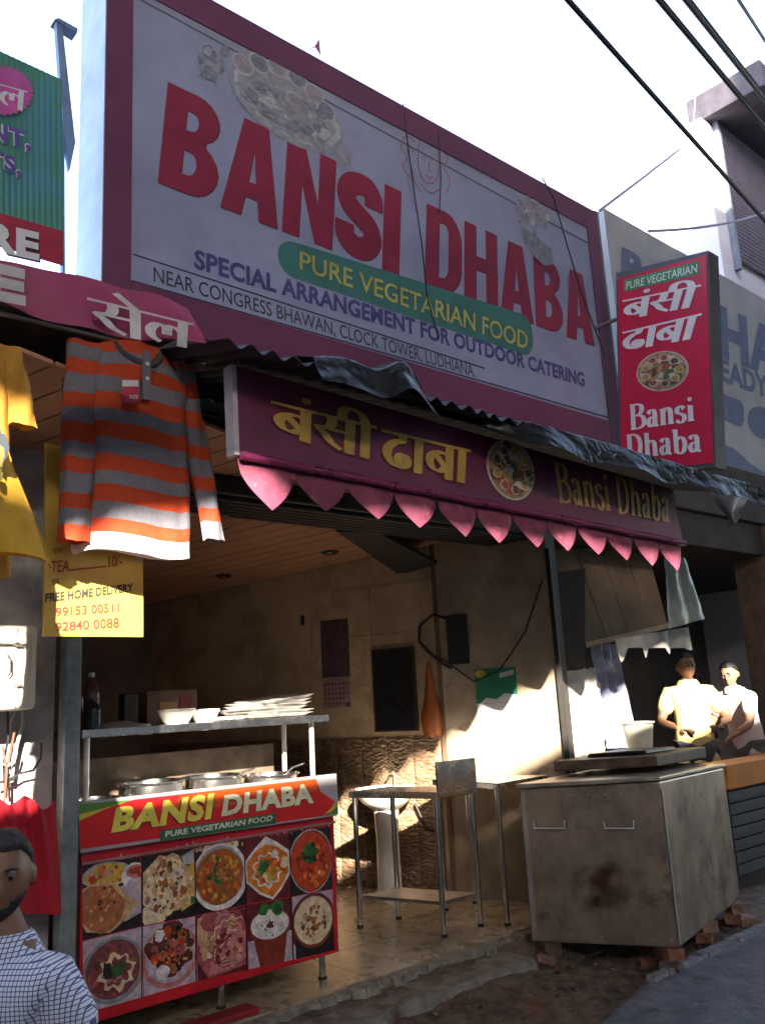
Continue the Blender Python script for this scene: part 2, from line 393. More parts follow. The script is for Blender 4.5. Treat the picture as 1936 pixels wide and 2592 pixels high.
for k in range(13):
    y = 5.36 + k*.24
    for zi in range(2):
        z0 = .02 + zi*.63
        mb = MB()
        def rf(u, v, y=y, z0=z0):
            yy = y + .234*u; z = z0 + .618*v
            edge = min(u, 1-u, .5) * 8; edge = min(1, edge) * min(1, min(v, 1-v) * 20)
            ph = (zi*.618 + .618*v) * 2*math.pi / .062
            d = .5 + .5*math.sin(ph + 2.2*math.sin(u*4*math.pi))
            return wl(yy, .004 + edge*(.004 + .010*d), z)
        mb.grid(rf, 16, 44)
        build(mb, 'relief_tile', relief, wall_r, smooth=50)
pil = build(MB().hexa([wl(4.34, .02), wl(5.315, .02), wl(5.315, -.2), wl(4.34, -.2)], [wl(4.34, .02, 3.1), wl(5.315, .02, 3.1), wl(5.315, -.2, 3.1), wl(4.34, -.2, 3.1)]), 'front_pillar', pillar_m, kind='structure')
build(MB().hexa([wl(5.28, .02), wl(5.315, .02), wl(5.315, .035), wl(5.28, .035)][::-1], [wl(5.28, .02, 2.9), wl(5.315, .02, 2.9), wl(5.315, .035, 2.9), wl(5.28, .035, 2.9)][::-1]), 'corner_strip', M('brown trim', (.16,.10,.06), .5), pil)
build(MB().hexa([wl(4.30, .015), wl(4.335, .015), wl(4.335, .05), wl(4.30, .05)][::-1], [wl(4.30, .015, 2.7), wl(4.335, .015, 2.7), wl(4.335, .05, 2.7), wl(4.30, .05, 2.7)][::-1]), 'shutter_rail', M('rail', (.02,.018,.017), .7), pil)
build(MB().hexa([wl(4.33,.03), wl(4.335,.03), wl(4.335,-.21), wl(4.33,-.21)], [wl(4.33,.03,2.9), wl(4.335,.03,2.9), wl(4.335,-.21,2.9), wl(4.33,-.21,2.9)]), 'pillar_end', M('dark end board', (.035,.028,.025), .8, var=.4), pil)  # dark board added to make the pillar's street end darker
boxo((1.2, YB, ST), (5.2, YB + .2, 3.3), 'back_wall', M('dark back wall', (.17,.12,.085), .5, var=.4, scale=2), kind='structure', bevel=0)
# left cross wall of the shop (behind the pole)
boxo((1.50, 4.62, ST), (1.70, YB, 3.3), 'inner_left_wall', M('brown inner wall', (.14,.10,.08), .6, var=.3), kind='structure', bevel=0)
# neighbour's front wall on the left, with the meter box on it
boxo((-3.5, 4.42, ST), (1.70, 4.62, 3.9), 'neighbour_front_wall', bluewall, kind='structure', bevel=.01)

# ceiling of long PVC planks
ceil = build(MB().hexa([(1.3,4.86,2.93),(6.0,4.86,2.93),(6.0,YB,2.72),(1.3,YB,2.72)], [(1.3,4.86,3.1),(6.0,4.86,3.1),(6.0,YB,3.0),(1.3,YB,3.0)]), 'ceiling', M('ceiling backing', (.05,.035,.03), .9), kind='structure')
plank_m = M('brown ceiling plank', (.50,.25,.15), .32, var=.25, scale=3, bump=.05, bscale=30)
def cz(y): return 2.925 - (y - 4.86) * (.21 / 3.54)
for k in range(26):
    o_ = .02 + k*.185
    a = wl(4.862, o_); b = wl(4.862, o_ + .169); y1 = YB - .004
    def pt(o, y):
        p = wl(y, o); p.z = cz(y); return p
    # points on lines parallel to the wall
    A = pt(o_, 4.87); dA = D * ((y1 - A.y) / D.y); B_ = pt(o_ + .169, 4.87); dB = D * ((y1 - B_.y) / D.y)
    qa = [A, B_, B_ + dB, A + dA]
    for p in qa: p.z = cz(p.y)
    if qa[1].x < 1.25 and qa[0].x < 1.25: continue
    hi = [Vector((p.x, p.y, p.z - .002)) for p in qa]; lo = [Vector((p.x, p.y, p.z - .020 + random.uniform(-.0015,.0015))) for p in qa]
    build(MB().hexa(lo, hi), 'plank', plank_m, ceil)

# shutter housing and lintel over the opening
li = thing('rolling_shutter_box', 'dark steel rolling shutter housing above the open shop front', 'shutter', (3.6, 4.6, 2.78))
boxo((1.70, 4.36, 2.82), (5.75, 4.86, 3.30), 'housing', M('dark shutter steel', (.05,.045,.048), .5, .5, var=.4), li, bevel=.02)
for k in range(6): boxo((1.72, 4.40 + k*.072, 2.79), (5.70, 4.45 + k*.072, 2.818), 'slat', M('dark shutter steel', (0,0,0)), li, bevel=.006)
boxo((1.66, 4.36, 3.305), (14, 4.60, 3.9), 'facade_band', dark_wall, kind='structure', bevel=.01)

# the shop next door on the right: dark recess
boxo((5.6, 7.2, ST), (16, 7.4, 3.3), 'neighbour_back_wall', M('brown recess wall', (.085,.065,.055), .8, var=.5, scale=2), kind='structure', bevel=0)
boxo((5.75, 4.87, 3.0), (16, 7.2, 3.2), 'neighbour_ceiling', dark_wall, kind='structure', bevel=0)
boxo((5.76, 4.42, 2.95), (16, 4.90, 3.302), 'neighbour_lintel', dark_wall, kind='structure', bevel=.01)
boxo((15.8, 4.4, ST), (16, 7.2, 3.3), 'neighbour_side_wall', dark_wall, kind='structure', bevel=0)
boxo((9.75, 4.36, -.02), (10.25, 4.8, 3.3), 'shop_pillar', M('brown pillar', (.16,.10,.075), .8, var=.4), bevel=.01, kind='structure')

# ------------------------------------------------------------------ main signboard
SY = 4.30
face_m = M('dirty white flex', (.25,.265,.42), .55, var=.16, scale=1.6, patch=((.21,.22,.33), 2.2, .6), bump=.35, bscale=2.5)
frame_m = M('maroon flex border', (.125,.024,.075), .5, var=.22, scale=2)
letter_m = M('printed red', (.23,.009,.040), .5, var=.18, scale=4)
sign = thing('shop_signboard', 'huge white signboard in a maroon border with red BANSI DHABA lettering', 'signboard', (4.5, 4.5, 3.75))
SQ = quad([(330,712),(1539,1059),(1494,562),(335,-57)], 'y', SY)           # white face
sx0 = at(257,700,'y',SY).x; sx1 = at(1540,900,'y',SY).x + .06
zt = at(700,93,'y',SY).z; zb = 3.74
boxo((sx0 + .012, SY + .006, zb + .01), (sx1 - .012, SY + .40, zt - .01), 'box', M('pale blue painted steel', (.60,.70,.82), .5, var=.2, scale=3), sign, bevel=.01)
zbi0, zbi1 = SQ[0].z, SQ[1].z; zti = SQ[3].z - .02
fx0 = SQ[0].x; fx1 = SQ[1].x
fm = MB()
fm.box((sx0, SY - .012, zb), (fx0, SY + .004, zt)); fm.box((fx1 - .004, SY - .012, zb), (sx1, SY + .004, zt))
fm.box((fx0 + .001, SY - .0115, zb), (fx1 - .005, SY + .004, min(zbi0, zbi1))); fm.box((fx0 + .001, SY - .0115, zti - .06), (fx1 - .005, SY + .004, zt))
build(fm, 'border', frame_m, sign, bevel=.002)
boxo((fx0 - .02, SY - .002, min(zbi0, zbi1) - .02), (fx1 + .01, SY + .0035, zti), 'face', face_m, sign, bevel=0)
lb = MB()                                                                   # thin dark line round the face, seam, address line
ln = M('dark print', (.035,.03,.05), .6)
def hline(a, b, wd, off=.006):
    q = quad([a, b, (b[0], b[1]-wd), (a[0], a[1]-wd)], 'y', SY); poly(lb, q, RECT, off)
hline((335,646),(1225,935),4); hline((333,713),(1539,1060),4)
hline((352,0),(1494,622),3, .0065)
build(lb, 'print_line', ln, sign)
def sgn(name, s, pts, mat, bold, off=.007, shadow=None, hi=None):
    q = quad(pts, 'y', SY)
    mb = MB()
    if shadow: text(mb, s, q, off - .002, 1, bold + .008, .002, -.010)
    if hi: text(mb, s, q, off - .001, 2, bold, -.0015, .014)
    text(mb, s, q, off, 0, bold)
    return build(mb, name, [mat, shadow or mat, hi or mat], sign)
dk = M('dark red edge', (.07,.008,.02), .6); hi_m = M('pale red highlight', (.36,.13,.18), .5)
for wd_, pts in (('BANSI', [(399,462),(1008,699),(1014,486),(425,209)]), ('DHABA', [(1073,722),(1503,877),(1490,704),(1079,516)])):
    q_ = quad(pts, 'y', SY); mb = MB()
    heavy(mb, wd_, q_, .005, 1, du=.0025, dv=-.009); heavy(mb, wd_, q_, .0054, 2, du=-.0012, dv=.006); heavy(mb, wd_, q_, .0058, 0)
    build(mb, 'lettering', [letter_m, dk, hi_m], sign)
pill = MB(); pq = quad([(722,698),(1344,905),(1338,801),(720,606)], 'y', SY)
pill_uv = []
L_, H_ = (pq[1]-pq[0]).length, (pq[3]-pq[0]).length; r_ = H_/2/L_
for j in range(13): a = math.pi/2 + math.pi*j/12; pill_uv.append((r_*.55 + r_*math.cos(a), .5 + .5*math.sin(a)))
for j in range(13): a = -math.pi/2 + math.pi*j/12; pill_uv.append((1 - r_*.75 + r_*math.cos(a), .5 + .5*math.sin(a)))
poly(pill, pq, pill_uv, .006); build(pill, 'green_band', M('printed teal green', (.035,.15,.14), .5, var=.2), sign)
sgn('lettering', 'PURE VEGETARIAN FOOD', [(757,683),(1333,886),(1333,842),(757,636)], M('printed yellow', (.40,.36,.10), .5), .012, .009, shadow=M('dark teal', (.012,.05,.05), .6))
blue_p = M('printed navy', (.05,.05,.19), .5)
sgn('lettering', 'SPECIAL ARRANGEMENT FOR OUTDOOR CATERING', [(491,680),(1478,980),(1476,945),(491,631)], blue_p, .035)
sgn('lettering', 'NEAR CONGRESS BHAWAN, CLOCK TOWER, LUDHIANA.', [(388,713),(1202,956),(1199,926),(388,676)], M('printed black', (.035,.035,.06), .5), .004)
# faded food artwork: a thali plate with bowls
art = [M('faded print grey', (.27,.27,.33), .6, var=.3, scale=14), M('faded print light', (.38,.38,.44), .6, var=.2, scale=14), M('faded print dark', (.19,.19,.26), .6, var=.4, scale=18), M('faded print rose', (.28,.24,.30), .6, var=.3, scale=18)]
aq = quad([(585,282),(860,425),(866,245),(592,85)], 'y', SY); rnd = random.Random(3)
am = MB(); poly(am, aq, blob(.5,.42,.52,.44,.015,40), .0062, 0); poly(am, aq, blob(.5,.45,.49,.40,.015,40), .0066, 1); poly(am, aq, blob(.48,.42,.45,.36,.04,40), .007, 0)
for k, (u, v) in enumerate([(.08,.66),(.22,.80),(.38,.88),(.56,.88),(.72,.80),(.84,.66),(.55,.55),(.78,.40)]):
    poly(am, aq, blob(u,v,.095,.13,.02,20), .0074 + k*.0002, 1); poly(am, aq, blob(u,v,.08,.105,.05,18), .0092 + k*.0002, 2 if k % 2 else 3)
for k in range(34):
    poly(am, aq, blob(rnd.uniform(.15,.85), rnd.uniform(.12,.62), rnd.uniform(.02,.07), rnd.uniform(.02,.08), .35, 9, rnd.random()*3, rnd), .011 + k*.00008, rnd.choice((0,1,2,3,2)))
poly(am, aq, blob(1.04,.2,.08,.13,.05,20), .0074, 0); poly(am, aq, blob(1.04,.2,.06,.10,.1,16), .0078, 3)
build(am, 'food_print', art, sign)
gq = quad([(496,195),(572,215),(580,120),(500,100)], 'y', SY); gm = MB()
for k in range(16): poly(gm, gq, blob(rnd.uniform(.1,.9), rnd.uniform(.1,.9), .13, .14, .15, 10, 0, rnd), .0065 + k*.0001, rnd.choice((0, 2, 2)))
build(gm, 'grape_print', art, sign)
fq = quad([(1290,640),(1400,680),(1395,500),(1290,480)], 'y', SY); f2 = MB()
for k in range(46):
    a = rnd.random()*6.3; r = rnd.random()**.6
    poly(f2, fq, blob(.5 + .38*r*math.cos(a), .68 + .27*r*math.sin(a), .07, .05, .4, 8, a, rnd), .0065 + k*.00008, rnd.choice((0,2,3,1)))
poly(f2, fq, [(.22,.46),(.5,.40),(.78,.3),(.95,.24),(.98,.05),(.75,-.02),(.5,.08),(.3,.24)], .0105, 2)
build(f2, 'flower_bowl_print', art, sign)
# faint red line drawing of a garlanded face
ld = MB(); lq = quad([(1010,470),(1135,510),(1130,330),(1012,300)], 'y', SY)
def stroke(mb, q, P, wd, off, mi=0):
    P = smoothline(P, 5); n = len(P); Lp = []; Rp = []
    for i, p in enumerate(P):
        a = P[max(i-1,0)]; b = P[min(i+1,n-1)]; dx, dy = b[0]-a[0], b[1]-a[1]; l = math.hypot(dx,dy) or 1
        Lp.append((p[0]-dy/l*wd, p[1]+dx/l*wd)); Rp.append((p[0]+dy/l*wd, p[1]-dx/l*wd))
    mb.add([bil(q,*p,off) for p in Lp] + [bil(q,*p,off) for p in Rp], [(i,i+1,n+i+1,n+i) for i in range(n-1)], mi)
SK = [[(.38,.62),(.36,.4),(.45,.2),(.6,.16),(.74,.25),(.8,.45),(.78,.62)],[(.36,.62),(.45,.85),(.6,.95),(.75,.86),(.8,.62)],[(.45,.5),(.5,.53),(.55,.5)],[(.64,.5),(.7,.53),(.75,.5)],[(.6,.48),(.58,.36),(.62,.34)],[(.53,.27),(.6,.24),(.67,.28)],
      [(.3,.7),(.1,.75),(.02,.55),(.15,.45),(.05,.3),(.2,.15)],[(.28,.55),(.18,.6),(.14,.5)],[(.86,.7),(1.0,.6),(.9,.45),(1.02,.3),(.95,.1)],[(.5,.9),(.45,1.02),(.55,1.08),(.6,.98)],[(.66,.93),(.8,1.0),(.85,.88)],[(.42,.12),(.6,.03),(.8,.12)],[(.25,.3),(.3,.12),(.42,.0)]]
for k, P in enumerate(SK): stroke(ld, lq, P, .009, .0065 + k*.0001)
build(ld, 'line_drawing', M('thin red print', (.30,.10,.14), .6), sign)
# torn scrap on the top edge and steel post at the right end
rag = MB(); q = quad([(772,128),(812,140),(808,97),(795,118)], 'y', SY - .01)
rag.add([q[0], q[1], q[2], q[3], (q[0]+q[1])/2 + Vector((0,-.03,.03))], [(0,4,3),(4,1,2),(3,4,2)])
build(rag, 'cloth_scrap', M('pink rag', (.5,.2,.3), .8, trans=.4), label='small torn pink rag snagged on the top edge of the big signboard', cat='rag', solid=.003)
boxo((sx1 + .01, SY + .02, 3.6), (sx1 + .09, SY + .12, zt + .05), 'sign_post', M('grey green post', (.20,.23,.22), .5, .3), label='grey steel post between the big signboard and the neighbouring sign', cat='post', bevel=.01)
# loose wires hanging over the sign face
def wire(name, pts, r, mat, label, group=None, n=6):
    return build(MB().tube(pts, r, n), name, mat, label=label, cat='wire', group=group, smooth=60)
wire('hanging_wire', [at(*p,'y',SY-.05) for p in ((1020,262),(1034,380),(1050,500),(1068,620),(1080,745),(1110,860))], .005, rubber, 'thin dark wire dangling over the sign face just left of the letter D')
wire('hanging_wire', [at(*p,'y',SY-.04) for p in ((1110,330),(1116,450),(1112,540))], .004, rubber, 'short thin wire hanging over the red line drawing on the big sign')
wire('hanging_wire', [at(*p,'y',SY-.05) for p in ((1372,450),(1400,500),(1432,610),(1470,740),(1532,905))], .006, rubber, 'thin dark wire trailing across the last letters of the big sign')

# ------------------------------------------------------------------ left signs
LY = 4.28
gs = thing('corrugated_sign', 'green corrugated metal shop sign with pink starburst and red strip', 'sign', (1.2, LY, 3.8))
gq = quad([(-260,545),(160,672),(156,202),(-260,10)], 'y', LY)
def cor(u, v):
    p = bil(gq, u, v); p.y += .0016*math.sin(u*2*math.pi*26); return p
build(MB().grid(cor, 156, 6), 'panel', M('printed green sheet', (.04,.20,.19), .5, col2=(.06,.22,.15), scale=1.3, patch=((.06,.22,.34), 1.1, .5)), gs, smooth=60, solid=.004)
rs_q = quad([(-260,545),(160,672),(160,585),(-260,463)], 'y', LY - .012)
build(MB().prism([bil(rs_q,u,v) for u,v in RECT], (0,.006,0)), 'red_strip', M('printed crimson', (.36,.012,.045), .45), gs)
st = MB(); bq = quad([(-80,300),(85,300),(85,170),(-80,170)], 'y', LY - .02)
uvs = []
for k in range(64):
    a = 2*math.pi*k/64; r = .5 if k % 2 else .44; uvs.append((.5 + r*math.cos(a)*1.05, .55 + r*math.sin(a)*1.02 - .12*(math.cos(a))*.4))
poly(st, bq, uvs, .0); build(st, 'starburst', M('printed pink', (.52,.09,.36), .5), gs)
white_p = M('printed white', (.62,.60,.64), .5, var=.1)
lt = MB(); pen(lt, ['la'], quad([(-4,262),(62,282),(66,232),(0,214)], 'y', LY - .024), .0); build(lt, 'lettering', white_p, gs)
for s_, pts in (('NT,', [(-26,352),(80,381),(78,336),(-26,304)]), ('TS,', [(-30,418),(56,446),(55,404),(-30,374)])):
    t_ = MB(); q_ = quad(pts, 'y', LY - .02); text(t_, s_, q_, 0, 1, .09); text(t_, s_, q_, .002, 0, .045); build(t_, 'lettering', [M('printed violet', (.10,.07,.33), .5), white_p], gs)
t_ = MB(); q_ = quad([(-38,630),(100,661),(100,590),(-38,556)], 'y', LY - .022); text(t_, 'RE', q_, 0, 1, .05, .03, -.06); text(t_, 'RE', q_, .003, 0, .05); build(t_, 'lettering', [white_p, dk], gs)
# tilted steel angle between the two signs
an = MB(); q = [at(143,50,'y',4.45), at(158,55,'y',4.45), at(192,360,'y',4.45), at(178,430,'y',4.45), at(163,330,'y',4.45)]
an.prism(q, (0,.04,0)); q = [at(140,48,'y',4.44), at(150,45,'y',4.44), at(198,72,'y',4.44), at(196,84,'y',4.44)]
an.prism(q, (0,.08,0)); q = [at(156,200,'y',4.46), at(164,200,'y',4.46), at(166,690,'y',4.46), at(160,690,'y',4.46)]
an.prism(q, (0,.04,0))
build(an, 'steel_bracket', M('blue grey steel', (.20,.27,.45), .5, .3), label='thin bent steel bracket standing between the green sign and the big signboard', cat='bracket')

# pink banner with Hindi lettering
BY = 2.70
def ban(u, v):
    top = [at(-260,590,'y',BY), at(0,660,'y',BY), at(260,710,'y',BY), at(478,775,'y',BY)]
    bot = [at(-260,710,'y',BY), at(0,768,'y',BY), at(270,850,'y',BY), at(520,868,'y',BY)]
    k = min(int(u*3), 2); f = u*3 - k
    a = top[k].lerp(top[k+1], f); b = bot[k].lerp(bot[k+1], f)
    p = b.lerp(a, v); p.y += .010*math.sin(u*17 + v*3); p.z += .006*math.sin(u*23)
    return p
bn = build(MB().grid(ban, 60, 10), 'sale_banner', M('pink flex banner', (.36,.05,.15), .5, var=.2, scale=3, trans=.12), smooth=60, solid=.002, label='pink cloth banner with white Hindi word stretched above the hanging shirts', cat='banner')
t_ = MB(); pen(t_, ['sa','e','la'], quad([(236,838),(478,882),(482,820),(230,758)], 'y', BY - .045), .0, W=.19, m=.07)
build(t_, 'lettering', M('banner white', (.50,.47,.52), .6), bn)
t_ = MB(); text(t_, 'E', quad([(-50,752),(66,775),(66,682),(-50,655)], 'y', BY - .045), 0, 0, .07); build(t_, 'lettering', M('banner white', (0,0,0)), bn)

# awning cloth of the clothes stall (dark brown underside)
aw = MB(); aw.grid(lambda u, v: (-2.2 + 3.95*u, 3.22 + 1.15*v, 3.16 + .12*v + .015*math.sin(u*14)), 24, 6)
build(aw, 'stall_awning', M('brown canvas', (.07,.05,.045), .8, var=.4), smooth=60, solid=.004, label='dark brown canvas awning above the clothes stall on the left', cat='awning')
hr = thing('hanging_rail', 'dark steel rail under the awning from which the shirts hang', 'rail', (.2, 3.35, 3.1))
build(MB().tube([(-2.1,3.33,3.13),(2.02,3.33,3.135)], .012, 8), 'bar', steel_d, hr, smooth=60)
for x in (-1.5, .2, 1.98): build(MB().tube([(x,3.33,3.13),(x,3.5,3.2)], .006, 6), 'hook', steel_d, hr, smooth=60)

# ------------------------------------------------------------------ shirts
def loft_tube(mb, rings, mf):
    n = len(rings[0]); o = len(mb.v)
    for r in rings: mb.v += [Vector(p) for p in r]
    for j in range(len(rings)-1):
        for i in range(n):
            mb.f.append([o+j*n+i, o+j*n+(i+1) % n, o+(j+1)*n+(i+1) % n, o+(j+1)*n+i]); mb.m.append(mf(i, j, n))
def shirt(root, c, zt, zh, wt, wh, dep, mats, sl, stripes, yaw=0.0, fold=.012, seed=0, ridge=0.0, shear=0.0, drop=.10, nar=.72, slz=.10):
    """hanging shirt: hollow body from hem (zh) to shoulders (zt), sleeves sl = list of (side, z end, x end, radius, y)"""
    rn = random.Random(seed); NR = 66; N = 44; rings = []
    for j in range(NR+1):
        v = j/NR; z = zh + (zt - zh)*v
        hw = wh + (wt - wh)*min(1, v/.86)
        if v > .86: k = (v - .86)/.14; hw = wt*(1 - k**1.5*nar)
        d = dep*(1 - .25*v) if v < .86 else dep*.78*(1 - .5*(v-.86)/.14)
        ring = []
        for i in range(N):
            a = 2*math.pi*i/N
            x = math.copysign(abs(math.cos(a))**.75, math.cos(a))*hw; y = math.copysign(abs(math.sin(a))**.8, math.sin(a))*d
            f = fold*(1 - .75*v)*(math.sin(a*5 + seed) + .7*math.sin(a*9 + 2*v*3 + seed))
            y += f + .010*mnoise.noise((x*14 + seed, v*9, y*8)); x += f*.5
            if ridge and math.sin(a) < 0: y -= ridge*(1 - abs(x)/hw)*(1 - .6*v)
            x -= shear*v
            zz = z + (.012*math.sin(a*3 + seed) + (.02 if math.sin(a) > 0 else 0))*(1 - v) - .06*v**3*(x/wt)**2*(v > .8)
            if v > .86: zz = z - drop*(x/(wt))**2
            ring.append((c[0] + x*math.cos(yaw) - y*math.sin(yaw), c[1] + x*math.sin(yaw) + y*math.cos(yaw), zz))
        rings.append(ring)
    mb = MB(); loft_tube(mb, rings, lambda i, j, n: stripes((j + .5)/NR))
    body = build(mb, 'body', mats, root, smooth=70)
    for side, ze, xe, rad, ye in sl:
        rings = []
        p0 = Vector((c[0] - shear*.85 + side*wt*.86*math.cos(yaw), c[1] + side*wt*.86*math.sin(yaw), zt - slz)); p1 = Vector((xe, c[1] + ye, ze))
        for j in range(41):
            v = j/40; p = p0.lerp(p1, v); r = rad*1.25 + (rad - rad*1.25)*v
            rings.append([(p.x + r*math.cos(2*math.pi*i/18)*(1 + .1*math.sin(i*2.1 + v*4)), p.y + r*.6*math.sin(2*math.pi*i/18) + .008*math.sin(v*11 + i), p.z + .004*math.sin(i*1.3)) for i in range(18)])
        mb = MB(); loft_tube(mb, rings, lambda i, j, n: stripes(1 - ((j+.5)/40)*(zt - .1 - ze)/(zt - zh) - .10/(zt-zh) + .045))
        build(mb, 'sleeve', mats, root, smooth=70)
    return body
SHY = 3.34
ctop = at(330,868,'y',SHY); chem = at(345,1412,'y',SHY)
orange = M('orange jersey', (.50,.055,.012), .85, var=.15, scale=30, trans=.22, bump=.1, bscale=300)
greyj = M('grey marl jersey', (.17,.165,.20), .85, var=.15, scale=60, trans=.15, bump=.1, bscale=300)
whitej = M('white jersey hem', (.62,.60,.60), .85, trans=.25)
xs0 = at(198,1412,'y',SHY).x; xs1 = at(492,1405,'y',SHY).x
sh1 = thing('striped_shirt', 'orange and grey striped long sleeve shirt hanging open hemmed at the stall', 'shirt', ((xs0+xs1)/2, SHY, chem.z))
cxs = (at(338,1412,'y',SHY).x)
def st1(v): 
    if v < .075: return 2
    return (0, 1)[int((v - .07)/.0715) % 2]
e1 = at(172,1378,'y',SHY); e2 = at(518,1372,'y',SHY)
shirt(sh1, (cxs, SHY), ctop.z, chem.z, .262, .258, .065, [orange, greyj, whitej], [(-1, e1.z, e1.x, .060, -.06), (1, e2.z, e2.x + .02, .048, -.05)], st1, seed=2, fold=.013, ridge=.06, drop=.045, nar=.5, slz=.055)
# collar, placket, buttons, tag
cz0 = ctop.z - .03
cl = MB(); cl.tube([(cxs - .09 + .012*math.sin(k), SHY - .04 - .045*math.sin(math.pi*k/10), cz0 - .07*math.sin(math.pi*k/10)) if 0 else (cxs + .10*math.cos(math.pi*k/10), SHY - .055*math.sin(math.pi*k/10) - .02, cz0 - .085*math.sin(math.pi*k/10)) for k in range(11)], .018, 8)
build(cl, 'collar', M('dark collar', (.05,.05,.065), .85), sh1, smooth=60)
pz = at(340,940,'y',SHY-.1); boxo((cxs - .018, SHY - .116, pz.z - .12), (cxs + .018, SHY - .110, pz.z + .1), 'placket', greyj, sh1, bevel=.002)
for py in (918, 955):
    b_ = at(340,py,'y',SHY-.1); build(MB().lathe([(0,0),(.008,0),(.008,.004),(0,.004)], (0,0,0), 12), 'button', M('button white', (.7,.68,.64), .4), sh1).matrix_local = Matrix.Translation(Vector((cxs, SHY - .118, b_.z)) - ORG[sh1]) @ Matrix.Rotation(R(90), 4, 'X') @ Matrix.Translation(ORG[sh1])
tq = quad([(310,1020),(352,1022),(352,978),(311,978)], 'y', SHY - .15); tg = MB(); tg.prism([bil(tq,u,v) for u,v in RECT], (0,.003,0)); 
tg2 = quad([(311,982),(351,984),(351,962),(311,962)], 'y', SHY - .145); tg.prism([bil(tg2,u,v) for u,v in RECT], (0,.003,0), 1)
text(tg, 'SIZE', quad([(328,1009),(350,1010),(350,1001),(328,1000)], 'y', SHY - .15), .001, 1, .02)
tagm = build(tg, 'price_tag', [M('tag red', (.42,.02,.06), .5), white_p], sh1)
# yellow tee in front, another behind it
yel = M('yellow cotton', (.62,.36,.03), .85, var=.12, scale=20, trans=.2, bump=.1, bscale=200)
mus = M('mustard cotton', (.46,.22,.025), .85, var=.15, scale=20, trans=.15, bump=.1, bscale=200)
YS = 2.4; yr = at(118,1392,'y',YS)
sh2 = thing('yellow_tee', 'yellow T-shirt with dark print hanging at the left edge in front of others', 'shirt', (yr.x - .19, YS, yr.z))
yb = shirt(sh2, (yr.x - .185, YS), at(0,850,'y',YS).z + .03, at(40,1425,'y',YS).z, .09, .20, .085, [yel], [(-1, at(0,850,'y',YS).z - .2, yr.x - .48, .05, 0)], lambda v: 0, seed=5, fold=.014, shear=.16)
pr = MB(); prq = quad([(-120,1260),(22,1245),(8,1060),(-110,1060)], 'y', YS - .12)
rnd = random.Random(9)
for k in range(26): poly(pr, prq, blob(rnd.uniform(.1,.95), rnd.uniform(.05,.95), rnd.uniform(.08,.2), rnd.uniform(.06,.16), .35, 10, rnd.random()*3, rnd), .0002*k, rnd.choice((0,0,1)))
build(pr, 'printed_motif', [M('dark print on cloth', (.03,.04,.055), .8), M('olive print on cloth', (.16,.14,.04), .8)], sh2)
sh3 = thing('mustard_tee', 'mustard T-shirt hanging behind the yellow one under the banner', 'shirt', (.75, 2.75, 2.1))
m3 = at(45,870,'y',2.75)
ms = at(60,1085,'y',2.75); mt = at(-15,800,'y',2.75)
shirt(sh3, (mt.x - .07, 2.75), mt.z, at(0,1466,'y',2.75).z, .12, .15, .06, [mus], [(1, ms.z, ms.x - .01, .045, -.02)], lambda v: 0, seed=8, fold=.012)
for s_, x, y, z, zr in ((sh1, cxs, SHY, ctop.z, 3.125), (sh2, yr.x - .345, YS, at(0,850,'y',YS).z + .03, at(0,850,'y',YS).z + .14), (sh3, mt.x - .07, 2.75, mt.z, mt.z + .10)):
    hg = MB(); hw_ = .16 if s_ is sh1 else .08
    hg.tube([(x - hw_, y, z - .07),(x, y, z - .012),(x + hw_, y, z - .07)], .008, 6); hg.tube([(x, y, z - .012),(x, y, z + .03),(x + .012, y, z + .05),(x, y, zr)], .004, 6)
    build(hg, 'hanger', steel_d, s_, smooth=60)
for x, y, z, lb_ in ((yr.x - .345, YS, at(0,850,'y',YS).z + .14, 'thin pole carrying the yellow T-shirt at the left edge'), (mt.x - .07, 2.75, mt.z + .10, 'thin pole carrying the mustard T-shirt at the left edge')):
    build(MB().tube([(x + .004, y, z),(x - 2.2, y, z)], .012, 8), 'hanging_pole', steel_d, label=lb_, cat='pole', smooth=60)

# red shirt on the neighbour wall
rq = quad([(-60,2300),(152,2312),(140,2040),(-60,2010)], 'y', 4.30)
def rsf(u, v):
    p = bil(rq, u, v); p.y -= .03 + .014*math.sin(u*16 + 2*v) + .012*math.sin(u*31 + v*5)*(v) + .04*math.sin(math.pi*min(1,u*1.0))
    if v > .85: p.z += .025*math.sin(u*14)*(v-.85)/.15
    return p
sh4 = build(MB().grid(rsf, 60, 40), 'red_shirt', M('crimson cotton', (.52,.012,.03), .8, var=.2, scale=8, trans=.1, bump=.25, bscale=40), smooth=70, solid=.004, label='gathered red shirt hanging on the left wall beneath the meter box', cat='shirt')

# ------------------------------------------------------------------ meter box with its wires
mb_ = thing('meter_box', 'white moulded electric meter box on the wall left of the pole', 'meter box', (1.3, 4.2, 1.6))
b1 = at(94,1795,'y',4.10); b0 = at(94,1582,'y',4.10)
box = boxo((1.00, 4.10, b1.z), (b1.x, 4.418, b0.z), 'case', M('ivory plastic', (.66,.60,.50), .5, var=.12, scale=6, patch=((.35,.20,.10), 7, .68)), mb_, bevel=.03)
boxo((b1.x + .002, 4.2, b1.z + .02), (b1.x + .012, 4.40, b1.z + .17), 'flange', M('ivory plastic', (0,0,0)), mb_, bevel=.004)
sx = at(45,1700,'y',4.08).x
boxo((sx - .004, 4.094, b1.z + .01), (sx + .004, 4.0985, b0.z - .02), 'seam_strip', M('grey seam', (.25,.22,.2), .6), mb_, bevel=0)
for pz_ in (1632, 1733): p = at(47,pz_,'y',4.08); build(MB().tube([p, p + Vector((0,.02,0))], .010, 8), 'latch', steel_d, mb_, smooth=40); build(MB().tube([p + Vector((-.02,0,.004)), p + Vector((.018,0,-.004))], .005, 6), 'latch', steel_d, mb_, smooth=40)
